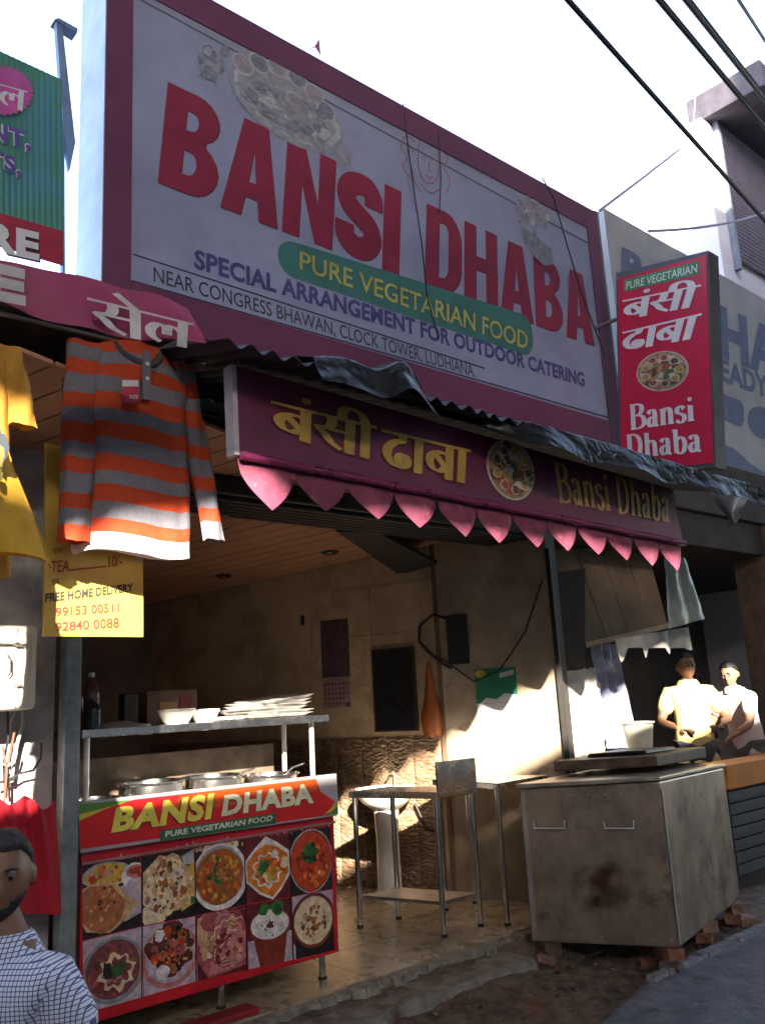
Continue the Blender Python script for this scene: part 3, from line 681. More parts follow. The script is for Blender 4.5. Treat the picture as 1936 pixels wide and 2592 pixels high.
build(MB().tube([at(18,1655,'y',4.08), at(28,1665,'y',4.07), at(28,1700,'y',4.07), at(22,1712,'y',4.08)], .004, 6), 'handle', rubber, mb_, smooth=60)
wm = [M('grey white cable', (.45,.43,.40), .6), rubber, M('brown cable', (.16,.08,.05), .6)]
WL = [[(45,1782),(40,1800),(28,1830),(26,1860)],[(58,1800),(60,1830),(45,1880),(36,1925),(30,1980)],[(20,1800),(22,1870),(10,1930),(14,2010)],[(105,1880),(104,1920),(85,1950),(50,1958),(30,1970),(-10,1985)],[(38,1850),(28,1900),(16,1960),(20,2020)],[(0,1930),(20,1940),(38,1925),(44,1900)],[(8,1890),(18,1950),(12,2030)]]
for k, P in enumerate(WL):
    q_ = [at(a,b,'y',4.36 - .01*k) for a, b in P]
    build(MB().tube(q_, .006 if k != 1 else .009, 6), 'wall_cable', wm[(0,0,1,1,2,0,2)[k]], label=['short pale cable stub under the meter box', 'thick pale cable dropping from the meter box to the red shirt', 'black cable running down the wall below the meter box', 'thin dark cable curling across the white wall beside the pole', 'brown cable in the tangle on the wall above the red shirt', 'pale looped cable in the tangle left of the brown one', 'brown cable nearest the left edge below the meter box'][k], cat='cable', group=None, smooth=60)

# pole
px0 = at(160,2050,'y',4.31).x; px1 = at(201,2050,'y',4.31).x
pl = thing('steel_pole', 'grey square steel pole at the left end of the food counter', 'pole', (px0, 4.35, -.15))
boxo((px0, 4.31, -.14), (px1, 4.40, 3.3), 'post', pole_m, pl, bevel=.008)
boxo((px0 - .03, 4.28, -.155), (px1 + .03, 4.43, -.135), 'base_plate', pole_m, pl, bevel=.003)

# ------------------------------------------------------------------ yellow menu board
MY = 3.49
mq = quad([(112,1610),(363,1612),(363,1190),(118,1120)], 'y', MY)
mn = thing('menu_board', 'yellow menu board with red and black lettering hanging behind the striped shirt', 'menu board', bil(mq,.5,0))
build(MB().prism([bil(mq,u,v) for u,v in RECT], (0,.02,0)), 'panel', M('yellow board', (.55,.36,.06), .5, var=.12, scale=4), mn)
wq = quad([(345,1420),(364,1420),(364,1300),(346,1300)], 'y', MY-.003); build(MB().prism([bil(wq,u,v) for u,v in RECT], (0,.002,0)), 'white_strip', M('cream strip', (.6,.5,.45), .6), mn)
brn = M('menu red print', (.30,.03,.02), .6); blk = M('menu black print', (.03,.025,.02), .6)
t_ = MB(); text(t_, 'TEA.................10/-', quad([(129,1450),(310,1432),(310,1405),(131,1420)], 'y', MY - .004), 0, 0, .015)
build(t_, 'lettering', brn, mn); t_ = MB()
text(t_, '99153 00511', quad([(142,1560),(303,1548),(302,1525),(142,1538)], 'y', MY - .004), 0, 0, .02); build(t_, 'lettering', brn, mn); t_ = MB(); text(t_, '92840 0088', quad([(140,1598),(303,1588),(302,1563),(141,1576)], 'y', MY - .004), 0, 0, .02)
build(t_, 'lettering', brn, mn)
t_ = MB(); text(t_, 'FREE HOME DELIVERY', quad([(115,1525),(338,1497),(338,1476),(116,1502)], 'y', MY - .004), 0, 0, .035)
build(t_, 'lettering', blk, mn); t_ = MB(); text(t_, 'चाय', quad([(134,1402),(160,1399),(160,1386),(134,1388)], 'y', MY - .004), 0, 0, 0); build(t_, 'lettering', blk, mn); t_ = MB(); text(t_, 'चाय', quad([(131,1480),(151,1477),(151,1464),(131,1466)], 'y', MY - .004), 0, 0, 0)
build(t_, 'lettering', blk, mn)
for u in (.15, .85):
    p = bil(mq, u, 1); build(MB().tube([p, Vector((p.x, 3.5, 3.2))], .003, 5), 'hanging_cord', rubber, mn)

# ------------------------------------------------------------------ maroon fascia board with petals
PY = 3.0
fq = quad([(607,1152),(1728,1374),(1700,1238),(598,925)], 'y', PY)
maroon = M('maroon vinyl', (.115,.020,.055), .36, var=.2, scale=4, bump=.04, bscale=9)
petal_m = M('magenta vinyl petal', (.24,.05,.10), .75, var=.35, scale=9, trans=.25, patch=((.36,.15,.15), 11, .58))
fb = thing('fascia_board', 'maroon shop fascia board with gold Hindi lettering and a scalloped lower edge', 'fascia board', bil(fq,.5,0))
build(MB().prism([bil(fq,u,v) for u,v in RECT], (0,.06,0)), 'panel', maroon, fb)
e0, e1_ = fq[0], fq[3]
build(MB().prism([e0 + Vector((-.025,-.002,0)), e0 + Vector((-.001,-.002,0)), e1_ + Vector((-.001,-.002,0)), e1_ + Vector((-.025,-.002,0))], (0,.065,0)), 'edge_strip', M('white edge strip', (.42,.40,.42), .6), fb)
build(MB().tube([fq[0].lerp(fq[1], k/20) + Vector((0,-.012,-.004 + .003*math.sin(k*2.2))) for k in range(21)], .02, 10), 'bottom_roll', M('maroon roll', (.16,.02,.075), .3, patch=((.45,.25,.38), 18, .62)), fb, smooth=60)
NP = 12
for k in range(NP):
    a = fq[0].lerp(fq[1], k/NP); b = fq[0].lerp(fq[1], (k+1)/NP); wdt = (b - a); hh = .175 if k else .20
    def pf(u, v, a=a, wdt=wdt, hh=hh, k=k):
        x = u*2 - 1; prof = (1 - abs(x + .10*math.sin(k*2.7)*(1 - abs(x))))**.55
        prof = max(0.0, prof) + .0
        p = a + wdt*u; z = -.004 - (.018*v + hh*prof*v)*(1 + .06*math.sin(k*5.3))
        return Vector((p.x, PY + .02 - .035*math.sin(math.pi*u)*math.sin(v*2.0) + .010*math.sin(k*3.1)*v, p.z + z))
    build(MB().grid(pf, 24, 6), 'petal', petal_m, fb, smooth=60, solid=.003)
gold = M('gold lettering', (.36,.235,.05), .45, var=.2, scale=10); goldd = M('dark red outline', (.20,.02,.02), .5)
for wd, pts in ((['ba','m','sa','ii'], [(690,1098),(940,1166),(944,1082),(692,1021)]), (['dha','aa','ba','aa'], [(966,1180),(1180,1226),(1184,1142),(970,1092)])):
    t_ = MB(); q_ = quad(pts, 'y', PY - .003); pen(t_, wd, q_, .0, 1, W=.21, m=.075, grow=.028); pen(t_, wd, q_, .006, 0, W=.21, m=.075)
    build(t_, 'lettering', [gold, goldd], fb)
t_ = MB(); q_ = quad([(1412,1268),(1694,1322),(1690,1236),(1397,1170)], 'y', PY - .003); pen(t_, list('Bansi Dhaba'), q_, 0, 0, SER, W=.17, m=.05, ang=0, shiro=False); build(t_, 'lettering', gold, fb)
food_c = [M('food print tan', (.34,.22,.11), .5, var=.4, scale=20), M('food print red', (.36,.07,.03), .5, var=.4, scale=20), M('food print pale', (.52,.46,.42), .5, var=.3, scale=20), M('food print brown', (.12,.05,.03), .5, var=.4, scale=20), M('food print ochre', (.44,.25,.05), .5, var=.4, scale=20), M('food print green', (.06,.11,.03), .5)]
def oval(name, q, parent, sd_):
    rn = random.Random(sd_); mb = MB(); poly(mb, q, blob(.5,.5,.5,.5,0,36), 0, 2); poly(mb, q, blob(.5,.5,.47,.47,0,36), .001, 0)
    for k in range(60):
        a = rn.random()*6.3; r = .40*math.sqrt(rn.random())
        poly(mb, q, blob(.5 + r*math.cos(a), .5 + r*math.sin(a), rn.uniform(.03,.1), rn.uniform(.03,.09), .3, 9, a, rn), .002 + k*.00008, rn.choice((0,1,2,2,3,3,4,4,5)))
    for k in range(9):
        a = .7*k; poly(mb, q, blob(.5 + .33*math.cos(a), .5 + .33*math.sin(a), .09, .09, .05, 14, 0, rn), .008 + k*.0002, 2); poly(mb, q, blob(.5 + .33*math.cos(a), .5 + .33*math.sin(a), .07, .07, .1, 14, 0, rn), .0101 + k*.0002, rn.choice((1,3,4)))
    return build(mb, name, food_c, parent)
oval('food_print', quad([(1232,1249),(1352,1280),(1352,1133),(1230,1098)], 'y', PY - .003), fb, 4)

# ------------------------------------------------------------------ tin roof over the fascia and black tarpaulin on it
RYF = 2.75                                             # front edge of the roof
rl = at(572,862,'y',RYF); rr = at(1905,1236,'y',RYF)
def rz(x, y):
    k = (x - rl.x)/(rr.x - rl.x); zf = rl.z + (rr.z - rl.z)*k
    return zf + (y - RYF)*.27
def roof(u, v):
    x = rl.x + (rr.x + .25 - rl.x)*u; y = RYF + (4.34 - RYF)*v + (.03*mnoise.noise((x*5,0,0)) if v == 0 else 0)
    return (x, y, rz(x, y) + .016*math.sin(x*2*math.pi/.105))
build(MB().grid(roof, 420, 6), 'tin_roof', tin, smooth=60, solid=.003, label='corrugated tin sheet roof sloping from the big signboard to the fascia', cat='roof')
def tarp(u, v):
    x = rl.x + .42 + (rr.x + .12 - rl.x - .42)*u
    hump = .13*math.exp(-((x - rl.x - .95)/.13)**2) + .05*math.exp(-((x - rl.x - .62)/.2)**2)
    gap = math.exp(-((x - rl.x - 1.42)/.26)**2)          # the tarpaulin has slipped back here
    wv = .030*mnoise.noise((x*2.3, v*3, 3)) + .013*mnoise.noise((x*8, v*6, 8)) + .012*abs(mnoise.noise((x*19, v*9, 2)))
    if v < .55:
        y = RYF + .42 - .43*(v/.55) + .20*gap; z = rz(x, y) + .022 + wv*.7 + hump*(.4 + v)
    else:
        k = (v - .55)/.45; y = RYF - .012 - .05*k + wv*.8 + .20*gap; z = rz(x, RYF) + .02 + wv*.8 + hump*.95 - (.15 + .07*mnoise.noise((x*2.6,1,1)))*k*(1 - .8*gap)
    return (x, y, z)
build(MB().grid(tarp, 420, 36), 'black_tarpaulin', cloth_black, smooth=70, solid=.004, label='crumpled black tarpaulin draped along the front edge of the tin roof', cat='tarpaulin')
tq = [at(1790,1215,'y',3.1), at(1912,1245,'y',3.15), at(1850,1330,'y',3.2)]
fl_ = MB(); fl_.grid(lambda u, v: tq[0].lerp(tq[1], u).lerp(tq[2], v) + Vector((0, .03*math.sin(u*7 + v*4), 0)), 10, 10)
build(fl_, 'tarpaulin_flap', M('grey tarpaulin', (.12,.12,.15), .5, var=.3), smooth=70, solid=.004, label='grey triangular tarpaulin corner hanging below the red light box', cat='tarpaulin')

# ------------------------------------------------------------------ red projecting light box
RX = 6.6
rb = thing('light_box_sign', 'red projecting light box sign with white Hindi and English shop name', 'sign', (6.68, 3.6, 3.35))
rqd = quad([(1572,1192),(1804,1172),(1786,645),(1563,706)], 'x', RX)
red_face = M('red acrylic', (.52,.012,.06), .35, var=.12, scale=2)
build(MB().prism([bil(rqd,u,v) for u,v in RECT], (.006,0,0)), 'face', red_face, rb)
cs = [p + Vector((.008,0,0)) for p in (bil(rqd,-.03,-.02), bil(rqd,1.02,-.02), bil(rqd,1.02,1.02), bil(rqd,-.03,1.035))]
build(MB().prism(cs, (.17,0,0)), 'case', M('dark grey steel case', (.10,.105,.12), .5, .4, var=.3, patch=((.2,.18,.17), 9, .64)), rb)
wht = M('light box white', (.66,.64,.68), .5, var=.08)
q_ = quad([(1578,739),(1769,693),(1769,661),(1580,709)], 'x', RX); t_ = MB(); poly(t_, q_, RECT, .002); build(t_, 'green_strip', M('light box green', (.05,.25,.10), .5), rb)
t_ = MB(); text(t_, 'PURE VEGETARIAN', quad([(1584,733),(1764,689),(1764,668),(1585,714)], 'x', RX), .004, 0, .01); build(t_, 'lettering', wht, rb)
for wd, pts in ((['ba','m','sa','ii'], [(1577,810),(1750,778),(1768,724),(1581,762)]), (['dha','aa','ba','aa'], [(1575,890),(1752,858),(1770,797),(1580,842)])):
    t_ = MB(); pen(t_, wd, quad(pts, 'x', RX), .004, 0, W=.22, m=.08); build(t_, 'lettering', wht, rb)
t_ = MB(); pen(t_, list('Bansi'), quad([(1593,1088),(1760,1064),(1757,1003),(1590,1027)], 'x', RX), .004, 0, SER, W=.19, m=.06, ang=0, shiro=False)
build(t_, 'lettering', wht, rb); t_ = MB(); pen(t_, list('Dhaba'), quad([(1585,1160),(1778,1142),(1773,1080),(1582,1103)], 'x', RX), .004, 0, SER, W=.18, m=.06, ang=0, shiro=False)
build(t_, 'lettering', wht, rb)
oval('food_print', quad([(1611,996),(1743,984),(1741,880),(1609,897)], 'x', RX - .003), rb, 6)
for z in (3.6, 4.9): build(MB().tube([(6.69, 3.95, z),(6.69, 4.36, z)], .02, 8), 'mounting_arm', steel_d, rb, smooth=60)

# ------------------------------------------------------------------ neighbour's grey sign on the right
NY = 4.38
ns = thing('neighbour_sign', 'long grey shop sign with blue lettering behind the red light box', 'signboard', (9.5, NY, 3.8))
nx0 = at(1548,800,'y',NY).x + .08
ntz0 = at(1560,545,'y',NY).z; ntz1 = at(1905,765,'y',NY).z
build(MB().prism([(nx0, NY, 3.72),(13.2, NY, 3.72),(13.2, NY, ntz0 - .02),(nx0, NY, ntz0)], (0,.25,0)), 'panel', M('grey white flex', (.40,.40,.44), .5, var=.2, scale=1.5), ns)
nb = M('faded blue print', (.12,.15,.28), .6, var=.25, scale=5)
t_ = MB(); text(t_, 'HA', quad([(1822,905),(1975,965),(1965,838),(1816,770)], 'y', NY), .004, 0, .05); build(t_, 'lettering', nb, ns); t_ = MB(); text(t_, 'EADYM', quad([(1822,962),(1972,1022),(1968,965),(1820,905)], 'y', NY), .004, 0, .04)
build(t_, 'lettering', nb, ns); t_ = MB(); text(t_, 'R', quad([(1572,705),(1640,735),(1640,655),(1572,625)], 'y', NY), .004, 0, .05)
build(t_, 'lettering', nb, ns)
t_ = MB(); q_ = quad([(1828,1062),(1882,1082),(1880,1018),(1826,996)], 'y', NY); poly(t_, q_, [(0,0),(.85,0),(1,.25),(1,.8),(.85,1),(0,1)], .004); build(t_, 'badge', nb, ns); t_ = MB()
q_ = quad([(1890,1100),(1960,1120),(1960,1040),(1890,1020)], 'y', NY); poly(t_, q_, blob(.5,.5,.5,.5,0,24), .004); build(t_, 'badge', nb, ns); t_ = MB()
q_ = quad([(1830,1190),(1960,1250),(1960,1180),(1830,1125)], 'y', NY); poly(t_, q_, [(0,0),(1,0),(1,.5),(.5,.7),(.2,1),(0,1)], .004)
build(t_, 'badge', nb, ns)

# ------------------------------------------------------------------ pale building behind, upper right
bl = thing('pale_building', 'pale plastered building with dark shuttered window and overhang beyond the signs', 'building', (15, 8, ST))
BX = 13.3; BYf = 6.0
pale = M('pale lavender plaster', (.55,.52,.58), .8, var=.15, scale=.6, patch=((.42,.38,.44), 1.2, .6))
boxo((BX, BYf, ST), (24, 16, 11.2), 'wall', pale, bl, bevel=.03)
shq = [at(1800,330,'y',BYf), at(1936,470,'y',BYf)]
shd = MB(); sx_0 = at(1815,360,'y',BYf).x; 
shd.grid(lambda u, v: (sx_0 + 6*u, BYf - .05 - .03*abs(math.sin(v*math.pi*34)), 8.6 + 2.75*v), 2, 136)
build(shd, 'window_shutter', M('violet grey shutter', (.20,.17,.24), .6, .2, var=.2), bl, smooth=40)
boxo((sx_0 - .35, BYf - 1.05, 11.25), (24, BYf + .3, 11.75), 'overhang', M('dark overhang', (.07,.06,.08), .8, var=.3), bl, bevel=.02)
boxo((sx_0 - .12, BYf - .10, 8.4), (sx_0 - .02, BYf - .003, 11.24), 'window_frame', M('blue grey frame', (.16,.18,.24), .6), bl)
boxo((BX + 3.2, BYf - .25, 7.6), (24, BYf - .003, 7.85), 'ledge', pale, bl)

# ------------------------------------------------------------------ cables overhead
def cable(pa, ya, pb, yb, r, label, sag=.05, cat_='cable', mat=rubber, group=None):
    a = at(*pa,'y',ya); b = at(*pb,'y',yb); d = (b - a)
    pts = sagline(a - d*.6, b + d*.35, sag, 20)
    return build(MB().tube(pts, r, 8), 'overhead_cable', mat, label=label, cat=cat_, smooth=60, group=group)
cable((1437,0), 2.3, (1936,560), 3.0, .017, 'single black overhead cable crossing the sky left of the others', .0)
cable((1668,0), 2.0, (1936,322), 2.4, .020, 'thick black overhead cable, left one of the close pair', .0)
cable((1738,0), 2.0, (1936,252), 2.4, .024, 'thickest black overhead cable, right one of the close pair', .0)
cable((1868,0), 2.0, (1936,105), 2.3, .012, 'thin black overhead cable at the top right corner', .0)
gw = M('pale wire', (.25,.22,.28), .6)
wire('overhead_wire', [at(1518,532,'y',4.3), at(1620,455,'y',4.9), at(1752,352,'y',5.8)], .018, gw, 'thin pale wire rising from the end of the big signboard to the building')
wire('overhead_wire', sagline(at(1640,585,'y',4.4), at(1990,515,'y',5.6), .12), .018, gw, 'thin wire sagging from the grey sign across the pale building')
wire('overhead_wire', [at(1772,-40,'y',5.9), at(1764,150,'y',5.85), at(1752,352,'y',5.8)], .012, gw, 'thin pale wire hanging straight down in front of the overhang')

# ------------------------------------------------------------------ food counter
ct = thing('food_counter', 'red food counter with BANSI DHABA fascia and ten printed dish photos', 'counter', (2.6, 4.7, 0))
CYF = 4.38; cx0, cx1 = 1.835, 3.395; cd_ = 5.02
boxo((cx0, CYF, .14), (cx1, CYF + .03, .93), 'front_panel', red_paint, ct, bevel=.004)
boxo((cx0, CYF + .032, .16), (cx0 + .02, cd_, 1.06), 'side_panel', steel_d, ct); boxo((cx1 - .02, CYF + .032, .16), (cx1, cd_, 1.06), 'side_panel', steel_d, ct)
boxo((cx0 + .022, CYF + .032, .16), (cx1 - .022, cd_, .19), 'bottom_shelf', steel_d, ct)
boxo((cx0, CYF - .01, 1.00), (cx1 + .01, cd_, 1.04), 'worktop', steel, ct)
fqc = quad([(204,2160),(856,2064),(852,1958),(200,2031)], 'y', CYF - .04)
build(MB().prism([bil(fqc,u,v) for u,v in RECT], (0,.028,0)), 'fascia', M('grey printed acrylic', (.40,.38,.42), .35, var=.1), ct, bevel=.003)
cprint = MB(); OFF = .002
cm = [M('banner red', (.68,.02,.025), .35, var=.15, scale=5), M('banner orange', (.72,.10,.015), .35, var=.2, scale=4), M('leaf green', (.10,.26,.04), .4), M('bright yellow', (.75,.55,.06), .4), M('white gloss', (.75,.73,.70), .4), M('dark green strip', (.03,.16,.06), .4), M('shadow print', (.10,.01,.01), .5)]
poly(cprint, fqc, [(0,.08),(.95,.04),(.985,.34),(.92,.62),(.90,.93),(.30,.93),(.18,.93),(.06,.80),(0,.66)], OFF, 0)
poly(cprint, fqc, [(.30,.60),(.60,.55),(.86,.60),(.905,.66),(.90,.93),(.50,.93),(.34,.90)], OFF + .0006, 1)
poly(cprint, fqc, [(0,.97),(.17,.93),(.10,.84),(0,.72)], OFF + .001, 2); poly(cprint, fqc, [(0,.76),(.08,.83),(.16,.92),(.08,.80),(0,.64)], OFF + .0014, 3)
poly(cprint, fqc, [(.94,.03),(1.0,.05),(1.0,.22)], OFF + .0012, 2); poly(cprint, fqc, [(.93,.05),(.985,.28),(1.0,.33),(1.0,.20)], OFF + .0014, 3)
build(cprint, 'printed_band', cm, ct)
def ctext(s, pts, bold, fill, edge, off, sh=(.004,-.03)):
    q_ = quad(pts, 'y', CYF - .04); t_ = MB(); text(t_, s, q_, off, 1, bold + .02, *sh); text(t_, s, q_, off + .001, 0, bold); return build(t_, 'lettering', [fill, edge], ct)
yg = M('yellow letter gradient', (.78,.72,.50), .4, col2=(.78,.58,.04), scale=1.6, var=.1, detail=0)
ctext('BANSI', [(281,2108),(533,2073),(542,2007),(294,2044)], .05, M('letter yellow', (.88,.74,.12), .4), cm[6], OFF + .002)
ctext('DHABA', [(559,2067),(794,2032),(788,1982),(568,2013)], .05, M('letter cream', (.88,.83,.60), .4), cm[6], OFF + .002)
gs_q = quad([(404,2129),(698,2084),(698,2058),(407,2101)], 'y', CYF - .04); t_ = MB(); poly(t_, gs_q, RECT, OFF + .0025); build(t_, 'green_strip', cm[5], ct)
ctext('PURE VEGETARIAN FOOD', [(417,2119),(688,2077),(690,2063),(418,2104)], .035, cm[4], cm[5], OFF + .004)
boxo((cx0, CYF - .012, .857), (cx1 + .005, CYF - .001, .868), 'steel_trim', steel_d, ct, bevel=.002)
# paint chips along the top rail
ch = MB(); cq = quad([(208,2185),(842,2098),(842,2086),(207,2168)], 'y', CYF - .001); rnd = random.Random(11)
for k in range(44): poly(ch, cq, blob(rnd.choice((rnd.random(), rnd.uniform(.35,.6), rnd.uniform(.7,.9))), rnd.uniform(.1,1.0), .0022*rnd.uniform(.5,2.0), .14*rnd.uniform(.5,1.6), .5, 7, 0, rnd), .0006 + k*.00001)
build(ch, 'chipped_paint', M('chipped paint', (.55,.45,.43), .7), ct)

# ---- the ten dish photographs
DM = {}
def dm(n, c, var=.35, scale=22, rough=.35, **k):
    DM[n] = M('dish ' + n, tuple(min(.85, q*1.35) for q in c), rough, var=var, scale=scale, **k); return DM[n]
for n, c in dict(black=(.018,.014,.016), grey=(.30,.28,.33), white=(.62,.58,.58), lilac=(.42,.34,.42), brown=(.33,.12,.05), dkbrown=(.11,.035,.022), tan=(.50,.31,.17), cream=(.62,.50,.33), orange=(.60,.17,.02), red=(.46,.05,.015), dkred=(.20,.02,.02), maroon=(.12,.015,.02), pink=(.46,.17,.17), rose=(.34,.08,.09), green=(.03,.09,.02), leaf=(.03,.17,.035), yellow=(.52,.33,.05), clay=(.21,.03,.018), curry=(.30,.09,.02), steelp=(.35,.34,.37), bowl=(.20,.22,.23), wine=(.17,.045,.06)).items(): dm(n, c)
DN = list(DM); DI = {n: i for i, n in enumerate(DN)}; DL = [DM[n] for n in DN]
tops = [(207,2191),(357,2168),(491,2145),(616,2124),(730,2106),(837,2090)]; bots = [(211,2567),(364,2524),(501,2484),(629,2455),(744,2430),(847,2406)]
mids = [(209,2382),(359,2345),(497,2318),(623,2290),(738,2270),(842,2250)]
def dish(cx_, row, draw, lab):
    p = [mids[cx_], mids[cx_+1], tops[cx_+1], tops[cx_]] if row == 0 else [bots[cx_], bots[cx_+1], mids[cx_+1], mids[cx_]]
    q_ = quad(p, 'y', CYF); mb = MB(); st_ = [0]; rn = random.Random(cx_*7 + row)
    def P(uv, n):
        # keep the print inside its own cell
        st_[0] += 1; poly(mb, q_, [(min(.993, max(.007, u)), min(.993, max(.007, v))) for u, v in uv], .0012 + st_[0]*.00005, DI[n])
    asp = (q_[1]-q_[0]).length / (q_[3]-q_[0]).length
    def B(u, v, r, n, jag=.08, ry=None, k=18, rot=0): P(blob(u, v, r, (ry if ry else r*asp), jag, k, rot, rn), n)
    def S(cnt, reg, r, names, jag=.3):
        for _ in range(cnt):
            a = rn.random()*6.283; t = math.sqrt(rn.random()); B(reg[0] + reg[2]*t*math.cos(a), reg[1] + reg[3]*t*math.sin(a), rn.uniform(*r), rn.choice(names), jag, None, 9, rn.random()*3)
    def RING(u, v, ru, rv, wd, n, a0=0, a1=6.283, jag=.25):
        N = 30; o_ = []; i_ = []
        for k in range(N+1):
            a = a0 + (a1-a0)*k/N; j = 1 + jag*.25*math.sin(k*1.7) ; ww = wd*(1 + jag*rn.uniform(-1,1))
            o_.append((u + (ru*j + ww)*math.cos(a), v + (rv*j + ww*asp)*math.sin(a))); i_.append((u + (ru*j - ww)*math.cos(a), v + (rv*j - ww*asp)*math.sin(a)))
        st_[0] += 1; c_ = lambda p: (min(.993, max(.007, p[0])), min(.993, max(.007, p[1])))
        mb.add([bil(q_, *c_(p), .0012 + st_[0]*.00005) for p in o_ + i_], [(k, k+1, N+2+k, N+1+k) for k in range(N)], DI[n])
    draw(P, B, S, RING)
    return build(mb, 'dish_photo', DL, ct, label=lab)
def d_paratha(P, B, S, G):
    P(RECT,'black'); P([(.45,.55),(1,.75),(1,.2),(.7,.12)],'lilac'); B(.42,.82,.42,'steelp',.03,.18); B(.42,.82,.36,'yellow',.1,.15); S(26,(.42,.82,.3,.11),(.03,.07),('yellow','curry','tan','red','orange')); B(.42,.66,.05,'red',.3)
    B(.88,.74,.22,'white',.03,.19); B(.9,.6,.16,'lilac',.03,.12); B(.9,.80,.15,'pink',.1,.10); S(14,(.9,.80,.11,.06),(.03,.05),('red','white','red','dkred'))
    P([(0,.20),(.06,.10),(.45,.02),(.62,.10),(.98,.36),(.80,.45),(.55,.7),(.2,.73),(0,.68)],'tan'); P([(0,.62),(.12,.70),(.35,.68),(.55,.60),(.72,.42),(.66,.2),(.52,.08),(.3,.03),(.1,.14),(0,.24)],'brown')
    S(70,(.34,.38,.30,.28),(.015,.05),('brown','curry','orange','dkbrown','tan','brown'))
def d_naan(P, B, S, G):
    P(RECT,'black'); P([(.75,.9),(1,.98),(1,.75),(.8,.78)],'steelp'); B(.2,.12,.22,'cream',.15); P([(.72,.1),(1,.2),(1,.8),(.8,.7)],'yellow'); S(20,(.87,.4,.1,.25),(.03,.06),('cream','leaf','yellow','tan'))
    B(.46,.52,.46,'tan',.08,.44,24); B(.42,.5,.4,'cream',.15,.4,24); S(90,(.42,.52,.36,.38),(.02,.075),('tan','cream','pink','brown','white','cream','curry','dkbrown','tan')); S(8,(.4,.5,.3,.3),(.02,.03),('green',))
def d_chole(P, B, S, G):
    P(RECT,'black'); S(30,(.5,.95,.5,.08),(.03,.06),('cream','tan','yellow')); B(.50,.50,.56,'white',.01,.50,40); B(.48,.52,.50,'grey',.01,.44,40); B(.49,.50,.48,'curry',.03,.41,36)
    S(130,(.49,.49,.42,.36),(.025,.05),('orange','brown','curry','yellow','red','orange','brown'),.12); S(16,(.45,.6,.25,.2),(.02,.05),('green','leaf'))
def d_paneer(P, B, S, G):
    P(RECT,'maroon'); P([(.48,1.0),(.72,.88),(.99,.72),(.99,.36),(.78,.14),(.58,.0),(.3,.12),(.03,.32),(.02,.66),(.25,.84)],'white'); P([(.48,.87),(.75,.80),(.96,.66),(.96,.40),(.76,.18),(.58,.05),(.32,.15),(.06,.35),(.05,.62),(.25,.79)],'orange')
    S(46,(.5,.45,.40,.30),(.03,.07),('orange','orange','yellow','red','orange')); G(.48,.47,.29,.24,.022,'white',.5,6.1,.5); B(.66,.70,.07,'white',.3); B(.88,.55,.10,'cream',.2); B(.40,.52,.12,'leaf',.45,.08,16,.6); B(.44,.55,.08,'green',.5); S(8,(.55,.35,.15,.1),(.04,.06),('yellow','cream'))
def d_red(P, B, S, G):
    P(RECT,'black'); B(.5,.50,.52,'steelp',.01,.50,40); B(.5,.50,.49,'dkred',.01,.475,40); B(.5,.50,.47,'red',.02,.455,36); S(80,(.5,.42,.40,.34),(.03,.09),('red','orange','red','dkred','red')); B(.5,.66,.14,'green',.4); B(.42,.55,.13,'green',.4); S(20,(.46,.62,.16,.14),(.03,.06),('green','leaf','black')); S(6,(.5,.25,.3,.15),(.03,.06),('orange','cream'))
def d_makhani(P, B, S, G):
    P(RECT,'lilac'); B(.5,.44,.52,'maroon',.01,.40,36); B(.5,.49,.53,'bowl',.01,.46,40); B(.5,.47,.47,'grey',.01,.40,36); B(.5,.50,.46,'wine',.02,.41,36); S(90,(.5,.48,.40,.34),(.02,.06),('wine','rose','dkred','wine','curry','dkbrown')); G(.55,.46,.26,.22,.03,'cream',0,6.28,.7); G(.5,.44,.13,.10,.02,'pink',0,6.28,.6); S(9,(.5,.52,.13,.12),(.05,.09),('green','black','green'))
def d_manchurian(P, B, S, G):
    P(RECT,'lilac'); B(.5,.48,.54,'pink',.01,.46,40); B(.5,.50,.46,'lilac',.01,.40,36); S(40,(.52,.60,.40,.34),(.07,.13),('dkbrown','black','maroon','dkbrown'),.2); S(26,(.52,.58,.36,.32),(.06,.09),('brown','curry','rose','red','dkbrown'),.12); S(50,(.52,.58,.36,.32),(.015,.035),('orange','black','dkbrown','green','tan')); B(.30,.82,.09,'white',.2); B(.35,.27,.12,'white',.2)
def d_lachha(P, B, S, G):
    P(RECT,'maroon'); P([(0,.95),(.6,.98),(.85,.95),(1,.7),(1,.1),(.6,.05),(.2,.0),(0,.3)],'rose'); S(22,(.45,.6,.45,.35),(.12,.26),('pink','rose','pink','tan'),.3); P([(.2,.05),(.35,.55),(.7,.72),(.98,.6),(.95,.2),(.6,.08)],'pink')
    for k in range(10): G(.55 + .02*k, .35 + .02*k, .10 + .045*k, .08 + .04*k, .008, ('rose','cream','dkred')[k % 3], 1.0, 4.6, .3)
    S(40,(.55,.4,.36,.3),(.02,.06),('rose','cream','pink','dkred','tan'))
def d_lassi(P, B, S, G):
    P(RECT,'maroon'); P([(0,0),(1,.0),(1,.48),(0,.42)],'lilac'); P([(.1,.55),(.9,.6),(.78,.0),(.25,.0)],'clay'); B(.5,.62,.46,'clay',.01,.27,36); B(.5,.63,.42,'white',.01,.23,36); S(30,(.5,.6,.3,.15),(.008,.02),('grey','dkbrown')); B(.5,.62,.07,'dkbrown',.4); B(.38,.88,.12,'leaf',.2,.08,14,.4); B(.66,.88,.15,'leaf',.2,.11,14,-.4); B(.68,.86,.08,'green',.3)
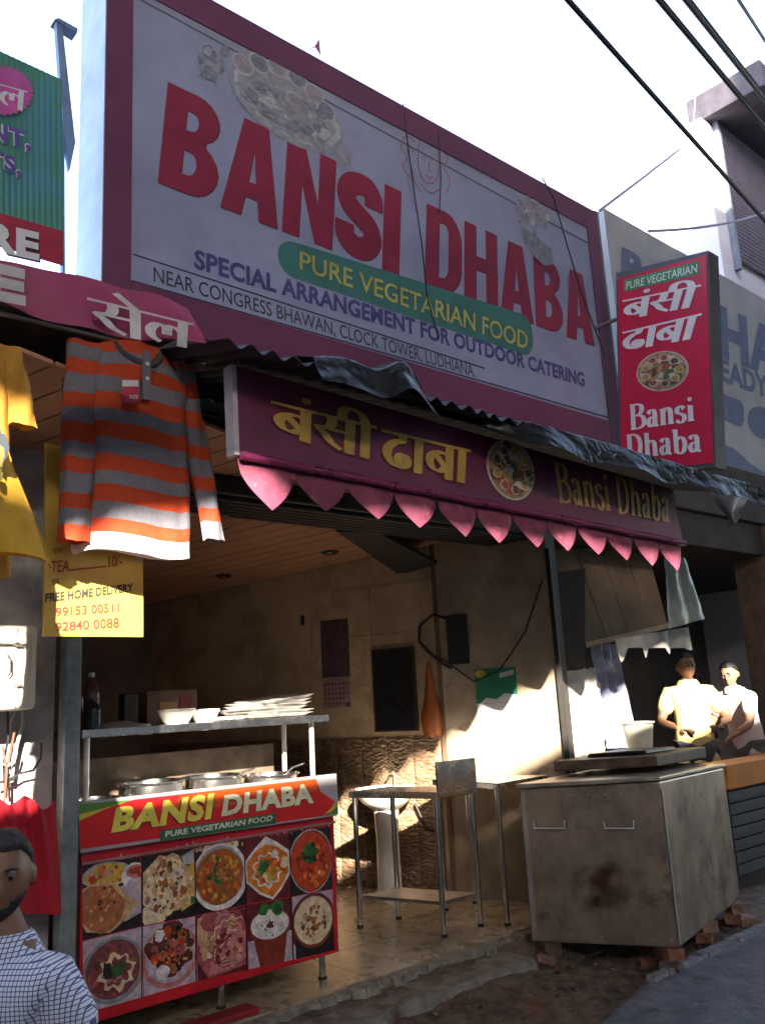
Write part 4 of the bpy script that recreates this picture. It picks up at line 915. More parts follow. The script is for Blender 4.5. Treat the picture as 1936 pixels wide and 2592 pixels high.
def d_kheer(P, B, S, G):
    P(RECT,'lilac'); B(.5,.5,.56,'maroon',.01,.5,36); P([(.05,0),(1,0),(1,.4),(.05,.35)],'black'); B(.5,.54,.49,'clay',.01,.42,36); B(.5,.56,.46,'cream',.01,.385,36); B(.5,.57,.40,'cream',.03,.33,30); S(40,(.5,.53,.32,.26),(.02,.055),('brown','dkbrown','curry','rose','tan','dkbrown'))
for k, f_ in enumerate((d_paratha, d_naan, d_chole, d_paneer, d_red)): dish(k, 0, f_, ['paratha dish photo with a red sauce bowl', 'stuffed naan dish photo', 'chickpea curry dish photo in a white bowl', 'orange curry dish photo with cream swirl in a pointed dish', 'red curry dish photo with green garnish'][k])
for k, f_ in enumerate((d_makhani, d_manchurian, d_lachha, d_lassi, d_kheer)): dish(k, 1, f_, ['dark lentil dish photo in a grey bowl', 'dark fried ball dish photo on a pink plate', 'pink layered bread dish photo', 'white drink dish photo in a clay cup', 'cream pudding dish photo with nuts'][k])
gl = MB(); q_ = quad([bots[0], bots[5], tops[5], tops[0]], 'y', CYF)
for a, b in zip(tops[1:5], bots[1:5]):
    p, r = at(*a,'y',CYF - .004), at(*b,'y',CYF - .004); gl.box((min(p.x, r.x)*.5 + max(p.x, r.x)*.5 - .0025, CYF - .006, r.z), (min(p.x, r.x)*.5 + max(p.x, r.x)*.5 + .0025, CYF - .0035, p.z))
build(gl, 'photo_divider', black_m, ct)
for x, y in ((cx1 - .08, CYF + .06), (cx0 + .06, CYF + .06), (cx1 - .06, cd_ - .05), (2.80, cd_ - .05), (2.66, CYF + .10), (cx0 + .06, cd_ - .05)):
    lg = build(MB().tube([(x, y, .012),(x, y, .16)], .019, 14), 'leg', steel, ct, smooth=50)
    build(MB().tube([(x, y, 0.001),(x, y, .014)], .026, 14), 'foot', rubber, lg, smooth=50)
boxo((2.25, 4.24, .003), (2.75, 4.36, .03), 'red_floor_strip', M('dull red strip', (.28,.02,.025), .5, var=.3), label='dull red strip lying on the floor edge under the food counter', cat='board', bevel=.004)  # thin red box lying flat at the counter's foot

# pots sunk in the counter
def pot(x, y, r, ztop, h, label):
    t = thing('steel_pot', label, 'cooking pot', (x, y, 1.041), 'steel pots on the food counter')
    pr_ = [(0,0),(r*.9,0),(r*.97,.012),(r,.03),(r,h-.01),(r*1.10,h),(r*1.11,h+.006),(r*1.0,h+.006),(r*.96,h-.01),(r*.95,.03),(0,.025)]
    build(MB().lathe(pr_, (x, y, 1.041), 40), 'pot_body', steel_b, t, smooth=40)
    build(MB().lathe([(r*.955,h-.03),(r*.9,h-.028),(r*.5,h-.024),(0,h-.024)], (x, y, 1.041), 32), 'contents', M('dark gravy', (.10,.035,.015), .25, var=.5, scale=12), t, smooth=40)
pot(2.03, 4.68, .125, 1.13, .09, 'smallest steel pot at the left end of the food counter beside the pole')
pot(2.36, 4.70, .175, 1.19, .145, 'large steel pot on the food counter, second from the pole')
pot(2.755, 4.70, .165, 1.185, .14, 'steel pot on the food counter below the stacked plates, third from the pole')
pot(3.145, 4.68, .165, 1.165, .115, 'steel pot at the right end of the counter by the shelf post')
for k, (x, y) in enumerate(((2.9, 4.62), (3.24, 4.58))):
    p0 = Vector((x, y, 1.19)); sp = build(MB().tube([p0 + Vector((-.12,.02,-.10)), p0, p0 + Vector((.09,-.01,.02))], .006, 8), 'ladle', steel_b, label=('steel ladle resting in the third pot from the pole', 'steel ladle resting in the pot at the right end of the counter')[k], cat='ladle', smooth=60)

# shelf above the counter
sf = thing('steel_shelf', 'steel shelf on slim posts above the food counter holding plates and bowls', 'shelf', (2.62, 4.62, 1.0))
zs = 1.455
boxo((1.845, 4.42, zs), (3.42, 4.85, zs + .042), 'shelf_board', steel, sf, bevel=.004)
for x, y in ((3.34, 4.50), (3.34, 4.80), (1.90, 4.80), (1.90, 4.50)): build(MB().tube([(x, y, 1.041),(x, y, zs)], .016, 14), 'post', M('brushed tube', (.70,.68,.66), .38, .65, var=.1), sf, smooth=50)
boxo((1.9, 4.95, .7), (3.36, 4.985, 1.33), 'back_splash', M('brown splash panel', (.16,.12,.085), .35, .3, var=.4), label='dull brown panel standing behind the pots on the counter', cat='panel')
zt_ = zs + .043
def bowl(x, y, r, h, label):
    build(MB().lathe([(0,0),(r*.62,0),(r*.8,h*.35),(r*.97,h*.75),(r,h*.78),(r*1.03,h*.80),(r*1.03,h),(r*.98,h),(r*.93,h*.8),(r*.7,h*.2),(0,h*.12)], (x, y, zt_), 32), 'white_bowl', M('white enamel', (.66,.64,.60), .35, var=.1), label=label, cat='bowl', group='bowls on the steel shelf', smooth=45)
bowl(2.465, 4.60, .105, .082, 'larger white bowl on the steel shelf in front of the cardboard box'); bowl(2.66, 4.62, .085, .072, 'smaller white bowl on the steel shelf beside the stacked plates')
def thali(x, y, z, wd, dp, rot, label, tilt=0.0, grp='steel plates stacked on the shelf'):
    mb = MB(); h = .022; c, s_ = math.cos(rot), math.sin(rot)
    def pl(u, v):
        a = u*2 - 1; b = v*2 - 1; e = max(abs(a), abs(b)); zz = h if e > .93 else (h*.25 if e < .86 else h*.6)
        if e < .86 and (abs(a) < .035 or (abs(b) < .05 and a > 0)): zz = h*.8
        X, Y_ = a*wd/2, b*dp/2
        return (x + X*c - Y_*s_, y + X*s_ + Y_*c, z + zz + tilt*a)
    mb.grid(pl, 32, 24); return build(mb, 'steel_plate', M('worn bright steel', (.72,.70,.68), .42, .55, var=.15, scale=12), label=label, cat='plate', group=grp, smooth=30, solid=.0015)
lab = ['lowest steel plate of the tall stack on the shelf', 'steel plate second from the bottom of the stack', 'middle steel plate of the stack, shifted to the right', 'steel plate second from the top of the stack', 'topmost steel plate of the stack on the shelf', 'crooked steel plate lying tilted on top of the stack']
for k in range(6): thali(3.08 + (.0,.02,-.015,.03,.05,.10)[k], 4.63 + .005*k, zt_ + .001 + k*.0195, .50 - .02*k, .34, (.05,-.04,.12,.0,.2,.35)[k], lab[k], (0,0,.002,.004,.008,.016)[k])
thali(2.78, 4.56, zt_ + .001, .20, .14, .1, 'small steel plate lying alone at the left foot of the stack', 0, None)
pl_ = MB(); pl_.lathe([(.17,0),(.165,.008),(.10,.018),(.05,.03),(0,.034)], (2.12, 4.60, zt_ + .001), 32, sx=1.0); build(pl_, 'upturned_plate', M('worn aluminium', (.55,.53,.52), .4, .8), label='upturned metal plate on the left part of the shelf', cat='plate', smooth=40, solid=.002)
def bottle(x, y, r, h, mat, label, capc):
    t = thing('plastic_bottle', label, 'bottle', (x, y, zt_), 'bottles at the left end of the shelf')
    rib = [(r*(1 + .03*math.sin(k*2.2)), h*(.05 + .55*k/14)) for k in range(15)]
    build(MB().lathe([(0,0),(r*.9,0)] + rib + [(r*.95,h*.66),(r*.6,h*.82),(r*.3,h*.9),(r*.3,h*.93)], (x, y, zt_), 20), 'bottle_body', mat, t, smooth=60)
    build(MB().lathe([(r*.34,h*.92),(r*.34,h),(0,h)], (x, y, zt_), 16), 'cap', capc, t, smooth=40)
bottle(1.905, 4.66, .042, .26, M('red sauce bottle', (.20,.02,.02), .25), 'red plastic sauce bottle at the left end of the shelf next to the pole', M('cap dark', (.05,.04,.04), .5))
bottle(2.005, 4.70, .05, .30, M('brown plastic bottle', (.13,.07,.06), .15), 'brown ribbed plastic bottle on the shelf right of the red one', M('cap white', (.6,.58,.55), .5))
bottle(1.965, 4.58, .045, .16, M('dark jar', (.03,.03,.045), .25), 'short dark jar standing before the brown bottle', M('cap dark', (0,0,0)))
cb = thing('cardboard_box', 'brown printed cardboard carton on a ledge behind the bowls', 'carton', (2.8, 5.15, 1.5))
boxo((2.48, 4.99, zt_ + .0), (2.82, 5.22, zt_ + .20), 'carton', M('brown card', (.13,.075,.045), .7, var=.3, scale=10), cb, bevel=.006)
boxo((2.56, 4.984, zt_ + .03), (2.68, 4.9885, zt_ + .13), 'label_print', M('carton ochre', (.28,.18,.06), .6), cb, bevel=0); boxo((2.70, 4.984, zt_ + .02), (2.78, 4.9885, zt_ + .17), 'label_print', M('carton red', (.20,.03,.04), .6), cb, bevel=0)
boxo((2.30, 4.96, zs), (2.90, 5.30, zt_ - .001), 'wall_ledge', M('dark ledge', (.06,.05,.045), .6), label='dark ledge behind the steel shelf under the carton', cat='ledge')
boxo((2.34, 5.0, zt_), (2.43, 5.09, zt_ + .19), 'dark_canister', M('dark tin', (.05,.035,.03), .4, .4), label='dark square canister on the ledge left of the carton', cat='canister', bevel=.01)

# ------------------------------------------------------------------ things on the side wall
def wq_(ya, yb, z0, z1, off): return [wl(yb, off, z0), wl(ya, off, z0), wl(ya, off, z1), wl(yb, off, z1)]   # yb deeper = left in view
def slab(q_, th): 
    n = Vector((-D.y, D.x, 0)); return MB().prism(q_, -n*th)
cal = thing('wall_calendar', 'faded wall calendar with dark picture above a pink date sheet', 'calendar', wl(6.28, .02, 1.53))
q_ = wq_(6.14, 6.42, 1.80, 2.32, .018); build(slab(q_, .004), 'picture', M('calendar picture', (.14,.07,.08), .5, col2=(.04,.03,.05), scale=9), cal)
q_ = wq_(6.14, 6.42, 1.53, 1.795, .018); build(slab(q_, .004), 'date_sheet', M('calendar sheet', (.34,.22,.22), .6), cal)
dg = MB()
for i in range(7):
    for j in range(5): poly(dg, q_, blob(.1 + .13*i, .15 + .16*j, .035, .05, .3, 6), .001)
poly(dg, q_, [(.8,.02),(.97,.02),(.97,.16),(.8,.16)], .0015); build(dg, 'date_grid', M('calendar ink', (.09,.05,.06), .6), cal, kind='stuff')
bd = thing('dark_wall_board', 'dark rectangular board on the side wall above the patterned tiles', 'board', wl(5.72, .03, 1.32))
q_ = wq_(5.53, 5.90, 1.32, 2.0, .035); build(slab(q_, .02), 'panel', M('slate panel', (.018,.017,.022), .3, var=.3), bd)
fr = MB()
for a_, b_, c_, d_ in ((5.515,5.915,1.305,1.322),(5.515,5.915,1.998,2.015),(5.515,5.532,1.3225,1.9975),(5.898,5.915,1.3225,1.9975)):
    qq = wq_(a_, b_, c_, d_, .040); n_ = Vector((-D.y, D.x, 0)); fr.prism(qq, -n_*.024)
build(fr, 'frame', M('dark frame wood', (.05,.035,.025), .5), bd)
ob = thing('orange_bag', 'orange plastic bag hanging from a hook beside the dark board', 'bag', wl(5.36, .1, 1.2))
bq0 = wl(5.36, .10, 0); rings = []
for k in range(15):
    v = k/14; z = 1.26 + .62*v; r = (.055 + .035*math.sin(math.pi*min(1, v*1.9)))*(1 - v)**.55 + .006 if v < .97 else .006
    rings.append([(bq0.x + r*1.15*math.cos(6.283*i/16)*(1 + .12*math.sin(i*2.3 + k)), bq0.y + r*.9*math.sin(6.283*i/16), z + .012*math.sin(i*1.7)*(1-v)) for i in range(16)])
b2 = MB(); loft_tube(b2, rings, lambda i, j, n: 0); b2.add(rings[0], [tuple(range(16))]); build(b2, 'sack', M('orange plastic film', (.46,.13,.03), .35, var=.3, trans=.35), ob, smooth=70)
build(MB().tube([bq0 + Vector((0,0,1.86)), bq0 + Vector((-.03,0,1.75)), bq0 + Vector((-.05,.01,1.60))], .005, 6), 'handle', M('dark strap', (.05,.03,.03), .6), ob, smooth=60)
hk = build(MB().tube([wl(5.36, .012, 1.93), wl(5.36, .06, 1.93), wl(5.36, .105, 1.90), wl(5.36, .11, 1.86)], .005, 8), 'hook', steel_d, ob, smooth=60)
sw = thing('switch_box', 'black box with a looped black hose high on the side wall', 'box', wl(5.12, .06, 1.85))
q_ = wq_(5.03, 5.19, 1.83, 2.24, .09); build(slab(q_, .068), 'case', M('dark box', (.025,.025,.03), .5), sw, bevel=.008)
build(MB().tube([wl(5.19, .06, 2.22), wl(5.30, .08, 2.26), wl(5.42, .08, 2.18), wl(5.44, .08, 2.05), wl(5.36, .08, 1.95), wl(5.24, .06, 1.84), wl(5.19, .03, 1.80)], .014, 8), 'hose', rubber, sw, smooth=60)
boxo(tuple(wl(6.62, .015, 2.30) - Vector((.0,.03,0))), tuple(wl(6.62, .015, 2.30) + Vector((.035,.03,.09))), 'small_speaker', M('dark box', (0,0,0)), label='small dark fitting high on the wall left of the calendar', cat='fitting')
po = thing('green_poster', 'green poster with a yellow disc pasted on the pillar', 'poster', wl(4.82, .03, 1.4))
q_ = wq_(4.66, 5.00, 1.22, 1.50, .024); build(slab(q_, .003), 'sunblown_half', white_p, po)  # white stands in for sun glare washing out the poster's lower half
q_ = wq_(4.66, 5.00, 1.503, 1.78, .024); build(slab(q_, .003), 'sheet', M('green print', (.02,.22,.12), .5, var=.2), po)
t_ = MB(); poly(t_, q_, blob(.14,.86,.13,.12,.02,20), .001, 0); poly(t_, q_, [(.1,.0),(.25,.16),(.5,.10),(.7,.26),(.98,.2),(.98,.0)], .001, 1); poly(t_, q_, [(.6,.7),(.95,.78),(.95,.92),(.62,.84)], .0014, 1); build(t_, 'print', [M('poster yellow', (.5,.42,.05), .5), white_p], po)
wire('wall_wire', [wl(5.28, .04, 1.9), wl(5.0, .04, 1.68), wl(4.78, .04, 1.76), wl(4.55, .04, 2.05), wl(4.38,.04,2.45)], .006, rubber, 'thin dark wire looping over the pillar above the green poster')
# dark hatch panel and light fittings at the ceiling
hp = [at(850,1345,'z',2.80), at(1012,1456,'z',2.66), at(1106,1428,'z',2.66), at(960,1350,'z',2.80)]
build(MB().prism(hp, (0,0,.03)), 'black_hanging_panel', M('black panel', (.012,.011,.013), .5), label='black tilted panel hanging below the ceiling near the lintel', cat='panel')
for k, (px_, py_) in enumerate(((835,1388),(566,1452))):
    p = at(px_, py_, 'z', 2.88 if k == 0 else 2.80); z = cz(p.y) - .014
    t = thing('ceiling_spot', ('small dark ceiling light fitting nearest the black panel', 'small dark ceiling light fitting deeper in the shop')[k], 'ceiling light', (p.x, p.y, z), 'ceiling light fittings')
    build(MB().lathe([(.075,0),(.08,-.012),(.06,-.02),(.045,-.012),(.04,0)], (p.x, p.y, z), 20), 'ring', M('dark fitting', (.04,.035,.035), .4, .5), t, smooth=40); build(MB().lathe([(.04,-.004),(.02,-.016),(0,-.018)], (p.x, p.y, z), 16), 'bulb', M('unlit bulb', (.6,.58,.55), .2), t, smooth=60)
gp = at(560,1318,'y',4.6)
gbp = thing('glass_globe', 'clear glass globe lamp hanging in front of the ceiling next to the striped sleeve', 'lamp', gp)
gm_ = bpy.data.materials.new('clear glass'); gm_.use_nodes = True; b_ = gm_.node_tree.nodes['Principled BSDF']; b_.inputs['Transmission Weight'].default_value = 1; b_.inputs['Roughness'].default_value = .03; b_.inputs['IOR'].default_value = 1.2; b_.inputs['Base Color'].default_value = (.85,.8,.75,1)
build(MB().lathe([(.012,.07),(.04,.06),(.062,.03),(.068,0),(.062,-.03),(.04,-.06),(0,-.07)], gp, 24), 'globe', gm_, gbp, smooth=60)
build(MB().tube([gp + Vector((0,0,.065)), Vector((gp.x, gp.y, 2.80))], .012, 8), 'stem', black_m, gbp, smooth=60)

# ------------------------------------------------------------------ wash basin
ba = thing('wash_basin', 'white pedestal wash basin against the patterned wall behind the steel table', 'wash basin', wl(5.72, .22, 0))
porc = M('white porcelain', (.66,.63,.58), .2, var=.06)
bc = wl(5.74, .24, 0)
build(MB().lathe([(.13,0),(.125,.03),(.10,.10),(.092,.5),(.105,.70),(.12,.74),(0,.74)], bc, 28), 'pedestal', porc, ba, smooth=50)
build(MB().lathe([(0,.70),(.12,.70),(.20,.76),(.25,.84),(.255,.865),(.235,.865),(.19,.80),(.08,.755),(0,.75)], bc, 32, sx=1, sy=1), 'basin', porc, ba, smooth=50)
fp = wl(5.74, .06, .87); build(MB().tube([fp + Vector((0,0,-.02)), fp + Vector((0,0,.09)), fp + Vector((-.05,-.02,.12)), fp + Vector((-.10,-.04,.10))], .012, 10), 'tap', steel_b, ba, smooth=60)
build(MB().tube([fp + Vector((-.02,-.02,.13)), fp + Vector((.03,.01,.15))], .008, 8), 'tap_handle', steel_b, ba, smooth=60)
build(MB().tube([wl(5.58,.05,.72), wl(5.52,.06,.60), wl(5.50,.05,.52), wl(5.40,.03,.50)], .010, 8), 'waste_pipe', rubber, ba, smooth=60)

# ------------------------------------------------------------------ steel tables
def table(name, A, B_, C_, D_, z, label, apron_=.045, shelf=None, splash=None, grp=None):
    cen = (Vector(A) + Vector(B_) + Vector(C_) + Vector(D_))/4
    t = thing(name, label, 'table', (cen[0], cen[1], 0), grp)
    P = [Vector((*p[:2], 0)) for p in (A, B_, C_, D_)]
    ex = [p + (p - Vector((cen[0], cen[1], 0))).normalized()*.045 for p in P]
    build(MB().hexa([Vector((p.x, p.y, z - apron_)) for p in ex], [Vector((p.x, p.y, z)) for p in ex]), 'table_top', steel, t, bevel=.004)
    for p in P:
        lg = build(MB().tube([(p.x, p.y, .02),(p.x, p.y, z - apron_)], .019, 14), 'leg', steel_b, t, smooth=50); build(MB().tube([(p.x, p.y, .001),(p.x, p.y, .022)], .023, 12), 'foot', rubber, lg, smooth=50)
    if shelf: 
        sp = [Vector((cen[0], cen[1], 0)).lerp(p, .97) for p in P]; build(MB().hexa([Vector((p.x, p.y, shelf - .022)) for p in sp], [Vector((p.x, p.y, shelf)) for p in sp]), 'lower_shelf', steel_d, t)
    if splash:
        b0_, b1_ = ex[1], ex[2]; dd = (b1_ - b0_).normalized(); nn = Vector((-dd.y, dd.x, 0))*.02
        build(MB().hexa([b0_ + Vector((0,0,z+.001)), b1_ + Vector((0,0,z+.001)), b1_ + nn + Vector((0,0,z+.001)), b0_ + nn + Vector((0,0,z+.001))], [b0_ + Vector((0,0,splash)), b1_ + Vector((0,0,splash)), b1_ + nn + Vector((0,0,splash)), b0_ + nn + Vector((0,0,splash))]), 'raised_panel', steel, t, bevel=.004)
    return t
table('steel_table', (4.20,5.16), (4.39,4.51), (4.74,4.50), (4.54,5.13), .93, 'steel table with a raised end panel in the middle of the shop', shelf=.22, splash=1.13)
table('steel_side_table', (4.92,5.02), (4.86,4.36), (5.42,4.40), (5.22,5.00), .95, 'low steel side table squeezed between the stove and the pillar')

# ------------------------------------------------------------------ stove of sheet steel with tawa
def stove_mat():
    m = M('burnt steel sheet', (.37,.285,.22), .40, .7, var=.35, scale=4, bump=.12, bscale=40, patch=((.17,.13,.105), 2.6, .55))
    t = m.node_tree; L = t.links; b = t.nodes['Principled BSDF']; src = b.inputs['Base Color'].links[0].from_socket
    at_ = t.nodes.new('ShaderNodeTexCoord')
    # one soot and grease stain below the fire door, running down
    mp = t.nodes.new('ShaderNodeMapping'); L.new(at_.outputs['Object'], mp.inputs['Vector'])
    
    o_s = (Vector((5.04,3.16,0)) + (Vector((4.64,3.97,0)) + Vector((6.45,3.48,0)) - Vector((5.04,3.16,0))))/2
    pst = Vector((4.64,3.97,0)).lerp(Vector((5.04,3.16,0)), .52) + Vector((0,0,.36)) - o_s
    mp.inputs['Location'].default_value = -pst
    vm = t.nodes.new('ShaderNodeVectorMath'); vm.operation = 'MULTIPLY'; vm.inputs[1].default_value = (2.6, 2.6, 2.9); L.new(mp.outputs[0], vm.inputs[0])
    ns_ = t.nodes.new('ShaderNodeTexNoise'); ns_.inputs['Scale'].default_value = 6; L.new(at_.outputs['Object'], ns_.inputs['Vector'])
    ln_ = t.nodes.new('ShaderNodeVectorMath'); ln_.operation = 'LENGTH'; L.new(vm.outputs[0], ln_.inputs[0])
    ad = t.nodes.new('ShaderNodeMath'); ad.operation = 'ADD'; L.new(ln_.outputs['Value'], ad.inputs[0]); sc_ = t.nodes.new('ShaderNodeMath'); sc_.operation = 'MULTIPLY'; sc_.inputs[1].default_value = 1.1; L.new(ns_.outputs['Fac'], sc_.inputs[0]); L.new(sc_.outputs[0], ad.inputs[1])
    cr = t.nodes.new('ShaderNodeValToRGB'); cr.color_ramp.elements[0].position = .70; cr.color_ramp.elements[1].position = 1.25
    cr.color_ramp.elements[0].color = (1,1,1,1); cr.color_ramp.elements[1].color = (0,0,0,1); L.new(ad.outputs[0], cr.inputs['Fac'])
    m3 = t.nodes.new('ShaderNodeMapping'); m3.inputs['Scale'].default_value = (11, 11, .9); L.new(at_.outputs['Object'], m3.inputs['Vector'])
    n4 = t.nodes.new('ShaderNodeTexNoise'); n4.inputs['Scale'].default_value = 1; n4.inputs['Detail'].default_value = 6; L.new(m3.outputs[0], n4.inputs['Vector'])
    c4 = t.nodes.new('ShaderNodeValToRGB'); c4.color_ramp.elements[0].position = .52; c4.color_ramp.elements[1].position = .72; L.new(n4.outputs['Fac'], c4.inputs['Fac'])
    x4 = t.nodes.new('ShaderNodeMix'); x4.data_type = 'RGBA'; h4 = t.nodes.new('ShaderNodeMath'); h4.operation = 'MULTIPLY'; h4.inputs[1].default_value = .38; L.new(c4.outputs[0], h4.inputs[0]); L.new(h4.outputs[0], x4.inputs['Factor']); L.new(src, x4.inputs[6]); x4.inputs[7].default_value = (.13,.095,.07,1); src = x4.outputs[2]
    mx = t.nodes.new('ShaderNodeMix'); mx.data_type = 'RGBA'; L.new(cr.outputs[0], mx.inputs['Factor']); L.new(src, mx.inputs[6]); mx.inputs[7].default_value = (.085,.042,.018,1)
    L.new(mx.outputs[2], b.inputs['Base Color']); return m
stm = stove_mat()
sN, sL, sR = Vector((5.04,3.16,0)), Vector((4.64,3.97,0)), Vector((6.45,3.48,0)); sBk = sL + sR - sN
sv = thing('tandoor_stove', 'big soot-stained sheet steel cooking stove in front of the shop', 'stove', ((sN + sBk)/2) + Vector((0,0,.0)))
zc = lambda p, z: Vector((p.x, p.y, z))
build(MB().hexa([zc(sL,.005), zc(sN,.005), zc(sR,.005), zc(sBk,.005)], [zc(sL,.94), zc(sN,.975), zc(sR,.93), zc(sBk,.92)]), 'body', stm, sv, bevel=.012)
cc = (sN + sBk)/2; grow_ = lambda p, k, z: zc(cc + (p - cc)*k, z)
build(MB().hexa([grow_(sL,1.03,.946), grow_(sN,1.03,.981), grow_(sR,1.03,.936), grow_(sBk,1.03,.926)], [grow_(sL,1.03,.975), grow_(sN,1.03,1.005), grow_(sR,1.03,.96), grow_(sBk,1.03,.95)]), 'top_ledge', M('worn steel ledge', (.38,.33,.28), .4, .6, var=.4, scale=7), sv, bevel=.006)
dl = (sN - sL).normalized(); nl = Vector((-dl.y, dl.x, 0)); nl = nl if nl.dot(CAM - sL) > 0 else -nl
for k in range(9):
    for z in (.05, .90):
        p = sL.lerp(sN, .04 + k*.115); build(MB().tube([zc(p, z), zc(p + nl*.006, z)], .007, 8), 'rivet', steel_d, sv)
for f0, f1 in ((.10, .32), (.60, .80)):
    a, b = sL.lerp(sN, f0), sL.lerp(sN, f1); z = .70
    build(MB().tube([zc(a,z+.05) , zc(a + nl*.03, z+.045), zc(a + nl*.035, z), zc(b + nl*.035, z), zc(b + nl*.03, z+.045), zc(b, z+.05)], .008, 8), 'handle', steel_b, sv, smooth=40)
dn = (sR - sN).normalized()
for p, q in ((sN, sR), (sL, sN)):
    nn = Vector((q - p)).normalized(); o_ = Vector((nn.y, -nn.x, 0)); o_ = o_ if o_.dot(CAM - p) > 0 else -o_
    build(MB().hexa([zc(p + o_*.002 + nn*.01,.02), zc(p + o_*.002 + nn*.04,.02), zc(p + o_*.006 + nn*.04,.02), zc(p + o_*.006 + nn*.01,.02)], [zc(p + o_*.002 + nn*.01,.925), zc(p + o_*.002 + nn*.04,.925), zc(p + o_*.006 + nn*.04,.925), zc(p + o_*.006 + nn*.01,.925)]), 'edge_trim', M('scuffed edge', (.45,.42,.42), .4, .7), sv)
# griddle slab on top
ga, gb, gc, gd = [cc + (p - cc)*.80 + Vector((.40,.20,0)) for p in (sL, sN, sR, sBk)]
tw = thing('griddle', 'thick blackened iron griddle on the back of the stove', 'griddle', zc(cc, .98))
build(MB().hexa([zc(p, z) for p, z in ((ga,1.0),(gb,1.02),(gc,.985),(gd,.98))], [zc(p, z) for p, z in ((ga,1.07),(gb,1.09),(gc,1.07),(gd,1.06))]), 'slab', M('burnt iron', (.17,.11,.07), .6, .3, col2=(.04,.03,.024), scale=5, bump=.3, bscale=30), tw, bevel=.008)
build(MB().hexa([zc(p, z) for p, z in ((ga.lerp(gc,.2),1.072),(gb.lerp(gd,.2),1.092),(gc.lerp(ga,.2),1.072),(gd.lerp(gb,.2),1.064))], [zc(p, z) for p, z in ((ga.lerp(gc,.22),1.10),(gb.lerp(gd,.22),1.115),(gc.lerp(ga,.22),1.095),(gd.lerp(gb,.22),1.09))]), 'hot_plate', M('black iron plate', (.025,.02,.018), .45, .5, var=.4), tw, bevel=.01)
# white tub on the griddle's far edge
tb = gd.lerp(ga, .35); build(MB().lathe([(0,0),(.10,0),(.125,.19),(.14,.20),(.14,.21),(.12,.21),(.10,.02),(0,.02)], zc(gd.lerp(gc,.30), 1.075), 24), 'white_tub', M('white tub plastic', (.7,.66,.56), .4), label='white plastic tub on the far edge of the griddle before the man in yellow', cat='tub', smooth=40)

# bricks under and around the stove
brick_m = [M('old brick', (.30,.13,.085), .85, var=.4, scale=14, bump=.5, bscale=50), M('pale brick', (.36,.22,.17), .85, var=.4, scale=14, bump=.5, bscale=50), M('sooty brick', (.12,.075,.06), .9, var=.4, scale=14, bump=.5, bscale=50)]
def brick(x, y, z, rz, k, label, grp=None, sc_=1.0, tilt=0):
    bm = bmesh.new(); bmesh.ops.create_cube(bm, size=1); rn = random.Random(k)
    bmesh.ops.subdivide_edges(bm, edges=bm.edges[:], cuts=2, use_grid_fill=True)
    for v in bm.verts: v.co = Vector((v.co.x*.22*sc_, v.co.y*.105, v.co.z*.07)) + Vector((rn.uniform(-1,1), rn.uniform(-1,1), rn.uniform(-1,1)))*.005
    me = bpy.data.meshes.new('brick'); bm.to_mesh(me); bm.free(); me.materials.append(brick_m[k % 3])
    o = bpy.data.objects.new('brick', me); COL.objects.link(o); o.location = (x, y, z + .035); o.rotation_euler = (tilt, tilt*.5, rz); props(o, label, 'brick', grp); return o
lbp = lambda f, g: sL.lerp(sN, f) + (sR - sN)*g
for k, (px_, py_, rz, lb_) in enumerate(((1395,2425,.3,'brick with a pale end lying loose before the stove, left of the others'), (1485,2428,.1,'reddish brick lying flat in front of the stove middle'), (1600,2432,-.2,'sooty brick lying under the near edge of the stove'), (1640,2425,.6,'pinkish brick sticking out below the near corner of the stove'), (1880,2330,.9,'brick at the right foot of the stove by the slab'))):
    p = at(px_, py_, 'z', -.15); brick(p.x, p.y, -.185, rz, k, lb_)
FEET = ['left front corner', 'near corner', 'middle of the street side', 'wall side', 'far side', 'right corner']; LEV = ['lowest', 'middle', 'topmost']
for k, (f_, g_) in enumerate(((.08,.05),(.9,.06),(.9,.55),(.1,.5),(.5,.9),(.95,.93))):
    p = lbp(f_, g_)
    for j in range(3): brick(p.x, p.y, -.2 + j*.068, .5*j, k + j, LEV[j] + ' brick of the little stack under the ' + FEET[k] + ' of the stove', 'bricks propping up the stove')
# grey slab / kerb in the right foreground
ka, kb = at(1632,2478,'z',-.12), at(1990,2312,'z',-.12); kc, kd_ = at(2300,2700,'z',-.15), at(1440,2650,'z',-.15)
slb = MB(); slb.hexa([zc(kd_,ST-.02), zc(kc,ST-.02), zc(kb,ST-.02), zc(ka,ST-.02)], [zc(kd_,-.15), zc(kc,-.15), zc(kb,-.12), zc(ka,-.12)])
build(slb, 'kerb_slab', M('blue grey slab', (.17,.175,.22), .6, var=.4, scale=7, bump=.5, bscale=55, patch=((.085,.085,.10), 5, .56)), label='blue grey drain slab in the right foreground', cat='slab', bevel=.035)
lip = MB(); dk_ = (kb - ka).normalized(); nk_ = Vector((-dk_.y, dk_.x, 0)); nk_ = nk_ if nk_.dot(CAM - ka) > 0 else -nk_
for k in range(24):
    a_ = ka + (kb - ka)*(k/24 + .001); b_ = ka + (kb - ka)*((k+1)/24 - .001); w_ = .075 + .02*mnoise.noise((k*.8,1,1)); h_ = .022 + .012*mnoise.noise((k*.9,4,1))
    lip.hexa([zc(a_,-.16), zc(b_,-.16), zc(b_ + nk_*w_,-.16), zc(a_ + nk_*w_,-.16)], [zc(a_ + nk_*.01,-.12+h_), zc(b_ + nk_*.01,-.12+h_), zc(b_ + nk_*w_*.85,-.123+h_), zc(a_ + nk_*w_*.85,-.123+h_)])
build(lip, 'kerb_lip', M('worn kerb lip', (.26,.26,.31), .75, var=.4, scale=12, bump=.5, bscale=60), label='worn pale lip along the far edge of the drain slab', cat='kerb')
